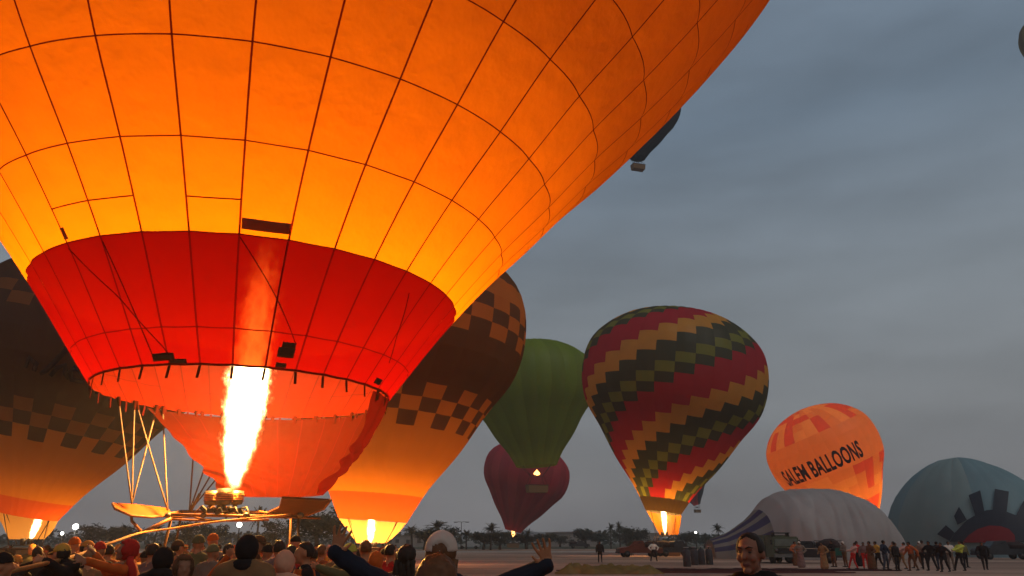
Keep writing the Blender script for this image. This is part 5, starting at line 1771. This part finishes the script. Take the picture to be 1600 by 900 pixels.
FP = [
    (938, 879, 0, 'stand', 'lone dark figure standing on the open ground', 'dark', 'dark', None),
    (1022, 877, 10, 'wide', 'lone figure in white shirt near the striped balloon', 'white', 'dark', None),
    (1245, 884, 20, 'robe', 'person in rust robe left of the pulling crew', 'plaid', 'brown', None),
    (1253, 887, -30, 'robe', 'person in pale grey robe left of the pulling crew', 'grey', 'mauve', 'white'),
    (1289, 889, -60, 'robe', 'person in tan robe at the left end of the pulling crew', 'tan', 'tan', None),
    (1304, 886, -70, 'fold', 'person carrying a teal bag', 'dark', 'brown', None),
    (1322, 886, -80, 'fold', 'person in grey shirt and pale cap with folded arms', 'grey', 'brown', 'white'),
    (1336, 889, -85, 'pull', 'person in pink top and red trousers', 'pink', 'red', None),
    (1343, 885, 30, 'robe', 'person in maroon behind the pink top', 'red', 'dark', None),
    (1354, 889, -20, 'stand', 'person with mauve top and red trousers', 'mauve', 'red', None),
    (1364, 891, -80, 'robe', 'person in dark brown robe amid the crew', 'brown', 'brown', None),
    (1375, 889, -85, 'walk', 'person in yellow shirt with dark trousers', 'yellow', 'dark', None),
    (1386, 891, 40, 'wide', 'person in navy jacket amid the crew', 'navy', 'jean', None),
    (1397, 888, -80, 'pull', 'person in tan shirt amid the crew', 'tan', 'grey', None),
    (1404, 892, 30, 'stand', 'person in black standing amid the crew', 'dark', 'dark', None),
    (1413, 889, -90, 'pull', 'person in pale pink leaning back to pull', 'pink', 'tan', None),
    (1428, 892, -75, 'walk', 'person in rust red jacket striding', 'plaid', 'brown', None),
    (1438, 888, -80, 'pull', 'person in olive with a white cap hauling', 'olive', 'brown', 'white'),
    (1447, 890, 160, 'stand', 'person in dark grey right of the white cap', 'grey', 'dark', None),
    (1458, 892, -60, 'wide', 'broad person all in black with hands on hips', 'dark', 'dark', None),
    (1470, 890, 190, 'fold', 'second person in black next to the broad one', 'dark', 'navy', None),
    (1478, 894, -60, 'walk', 'person in black striding out in front', 'dark', 'dark', None),
    (1488, 889, -10, 'fold', 'person in white shirt and grey trousers', 'white', 'grey', None),
    (1503, 892, -75, 'pull', 'person in lime hi-vis jacket', 'lime', 'dark', None),
    (1511, 887, 20, 'stand', 'person in olive jacket right of the hi-vis one', 'olive', 'dark', None),
    (1541, 891, -20, 'walk', 'lone person in black at the right before the pickup', 'dark', 'dark', None),
    (988, 868, 30, 'stand', 'tiny figure beside the rust red pickup', 'brown', 'dark', None),
    (1036, 869, 200, 'stand', 'tiny figure at the striped balloon basket', 'dark', 'dark', None),
    (1048, 868, 160, 'wide', 'tiny figure in tan right of the striped balloon basket', 'tan', 'dark', None),
]
for px, py, rz, ps, lb, a, b, hr in FP:
    far_person(px, py, rz, ps, lb, C2[a], C2[b], C2[hr] if hr else None, group='people on the field', h=random.uniform(.95, 1.03))
# the people beyond the basket, lit from the front by the flame
BK = [(52, 849, 17, 20, 'olive', 'amber'), (75, 851, 22, -40, 'tan', None), (128, 850, 20, 30, 'orange', 'red'), (165, 851, 24, -20, 'pale', None), (186, 849, 18, 50, 'brown', 'amber'),
      (205, 851, 25, 0, 'yellow', None), (232, 850, 21, 35, 'plaid', None), (250, 849, 24, -15, 'orange', 'dark'), (272, 851, 25, 20, 'pale', 'red'), (291, 850, 24, -30, 'tan', 'amber'),
      (318, 851, 26, 15, 'red', None), (343, 850, 25, -10, 'amber', None), (366, 851, 24, 25, 'grey', 'orange'), (412, 850, 25, -25, 'orange', None), (429, 851, 22, 10, 'white', 'dark'),
      (452, 849, 24, 40, 'tan', 'red'), (470, 851, 26, -20, 'plaid', 'amber'), (496, 850, 23, 0, 'yellow', 'dark'), (514, 851, 25, 30, 'red', 'white'), (536, 850, 40, -10, 'orange', None),
      (556, 850, 52, 15, 'tan', None), (598, 850, 54, -20, 'red', 'dark'), (618, 851, 50, 20, 'pale', None), (90, 850, 27, 10, 'grey', 'white'), (18, 851, 40, 0, 'brown', None)]
LM = ['left of the amber beanie', 'right of the amber beanie', 'under the bright floodlight', 'behind the rust jacket', 'under the orange side panel tip', 'left of the red headscarf', 'right of the red headscarf',
      'under the panel strut', 'behind the brown cap', 'under the frame corner', 'under the burners at their left', 'under the burners at their right', 'under the white floodlight', 'right of the black hood', 'left of the pale hood',
      'above the pale backpack', 'left of the orange vest', 'right of the orange vest', 'by the raised hand', 'left of the chequered balloon basket', 'at the chequered balloon basket', 'right beside the chequered balloon basket', 'behind the long dark hair', 'left of the yellow cap', 'at the far left balloon basket']
for (px, py, d, rz, c_, hat), lm in zip(BK, LM):
    q = at(px, py, d)
    o = far_person(px, 880, rz, random.choice(['stand', 'fold', 'wide', 'point', 'stand']), 'small far figure in %s clothes%s %s' % ('rust' if c_ == 'plaid' else c_, ' and %s hat' % hat if hat else '', lm), C[c_], C['dark'], C[hat] if hat else None, 'crowd around the orange balloon', q.z / 1.75, SKIN)
    o.location = (q.x, q.y, 0)
p = at(1307, 870, 54)
bag = MB(); bag.box((0, 0, 0), (.62, .3, .5)); bag.v = [(x * (1 - .15 * (z > 0)), y, z) for x, y, z in bag.v]
r = thing('carried_bag', 'teal square bag carried amid the pulling crew', 'bag', (p.x, p.y - .4, 1.0))
bag.build('bag_body', C['teal'], r, False)
MB().tube([(-.15, 0, .24), (-.1, 0, .4), (.1, 0, .4), (.15, 0, .24)], .02, 6).build('handle', C['dark'], r)
dr1 = at(1322, 870, 54); dr2 = at(1500, 868, 56)
o = MB().tube(sag((dr1.x - 4, dr1.y + .6, 1.25), (dr2.x, dr2.y - .6, 1.05), .05, 12), .02, 6).build('pull_rope', ROPE)
tag(o, 'thin rope running through the hands of the pulling crew', 'rope')

# ------------------------------------------------------------------ dusty morning air over the whole place
hz = MB(); hz.box((0, 515, 71.5), (2320, 1170, 145))
hm = bpy.data.materials.new('dusty_air'); hm.use_nodes = True
t = hm.node_tree; t.nodes.clear()
ho = N(t, 'ShaderNodeOutputMaterial'); hv = N(t, 'ShaderNodeVolumePrincipled')
hv.inputs['Color'].default_value = (.97, .97, .98, 1); hv.inputs['Density'].default_value = .00065; hv.inputs['Anisotropy'].default_value = .2
t.links.new(hv.outputs[0], ho.inputs['Volume'])
tag(hz.build('haze', hm, None, False), kind='stuff')
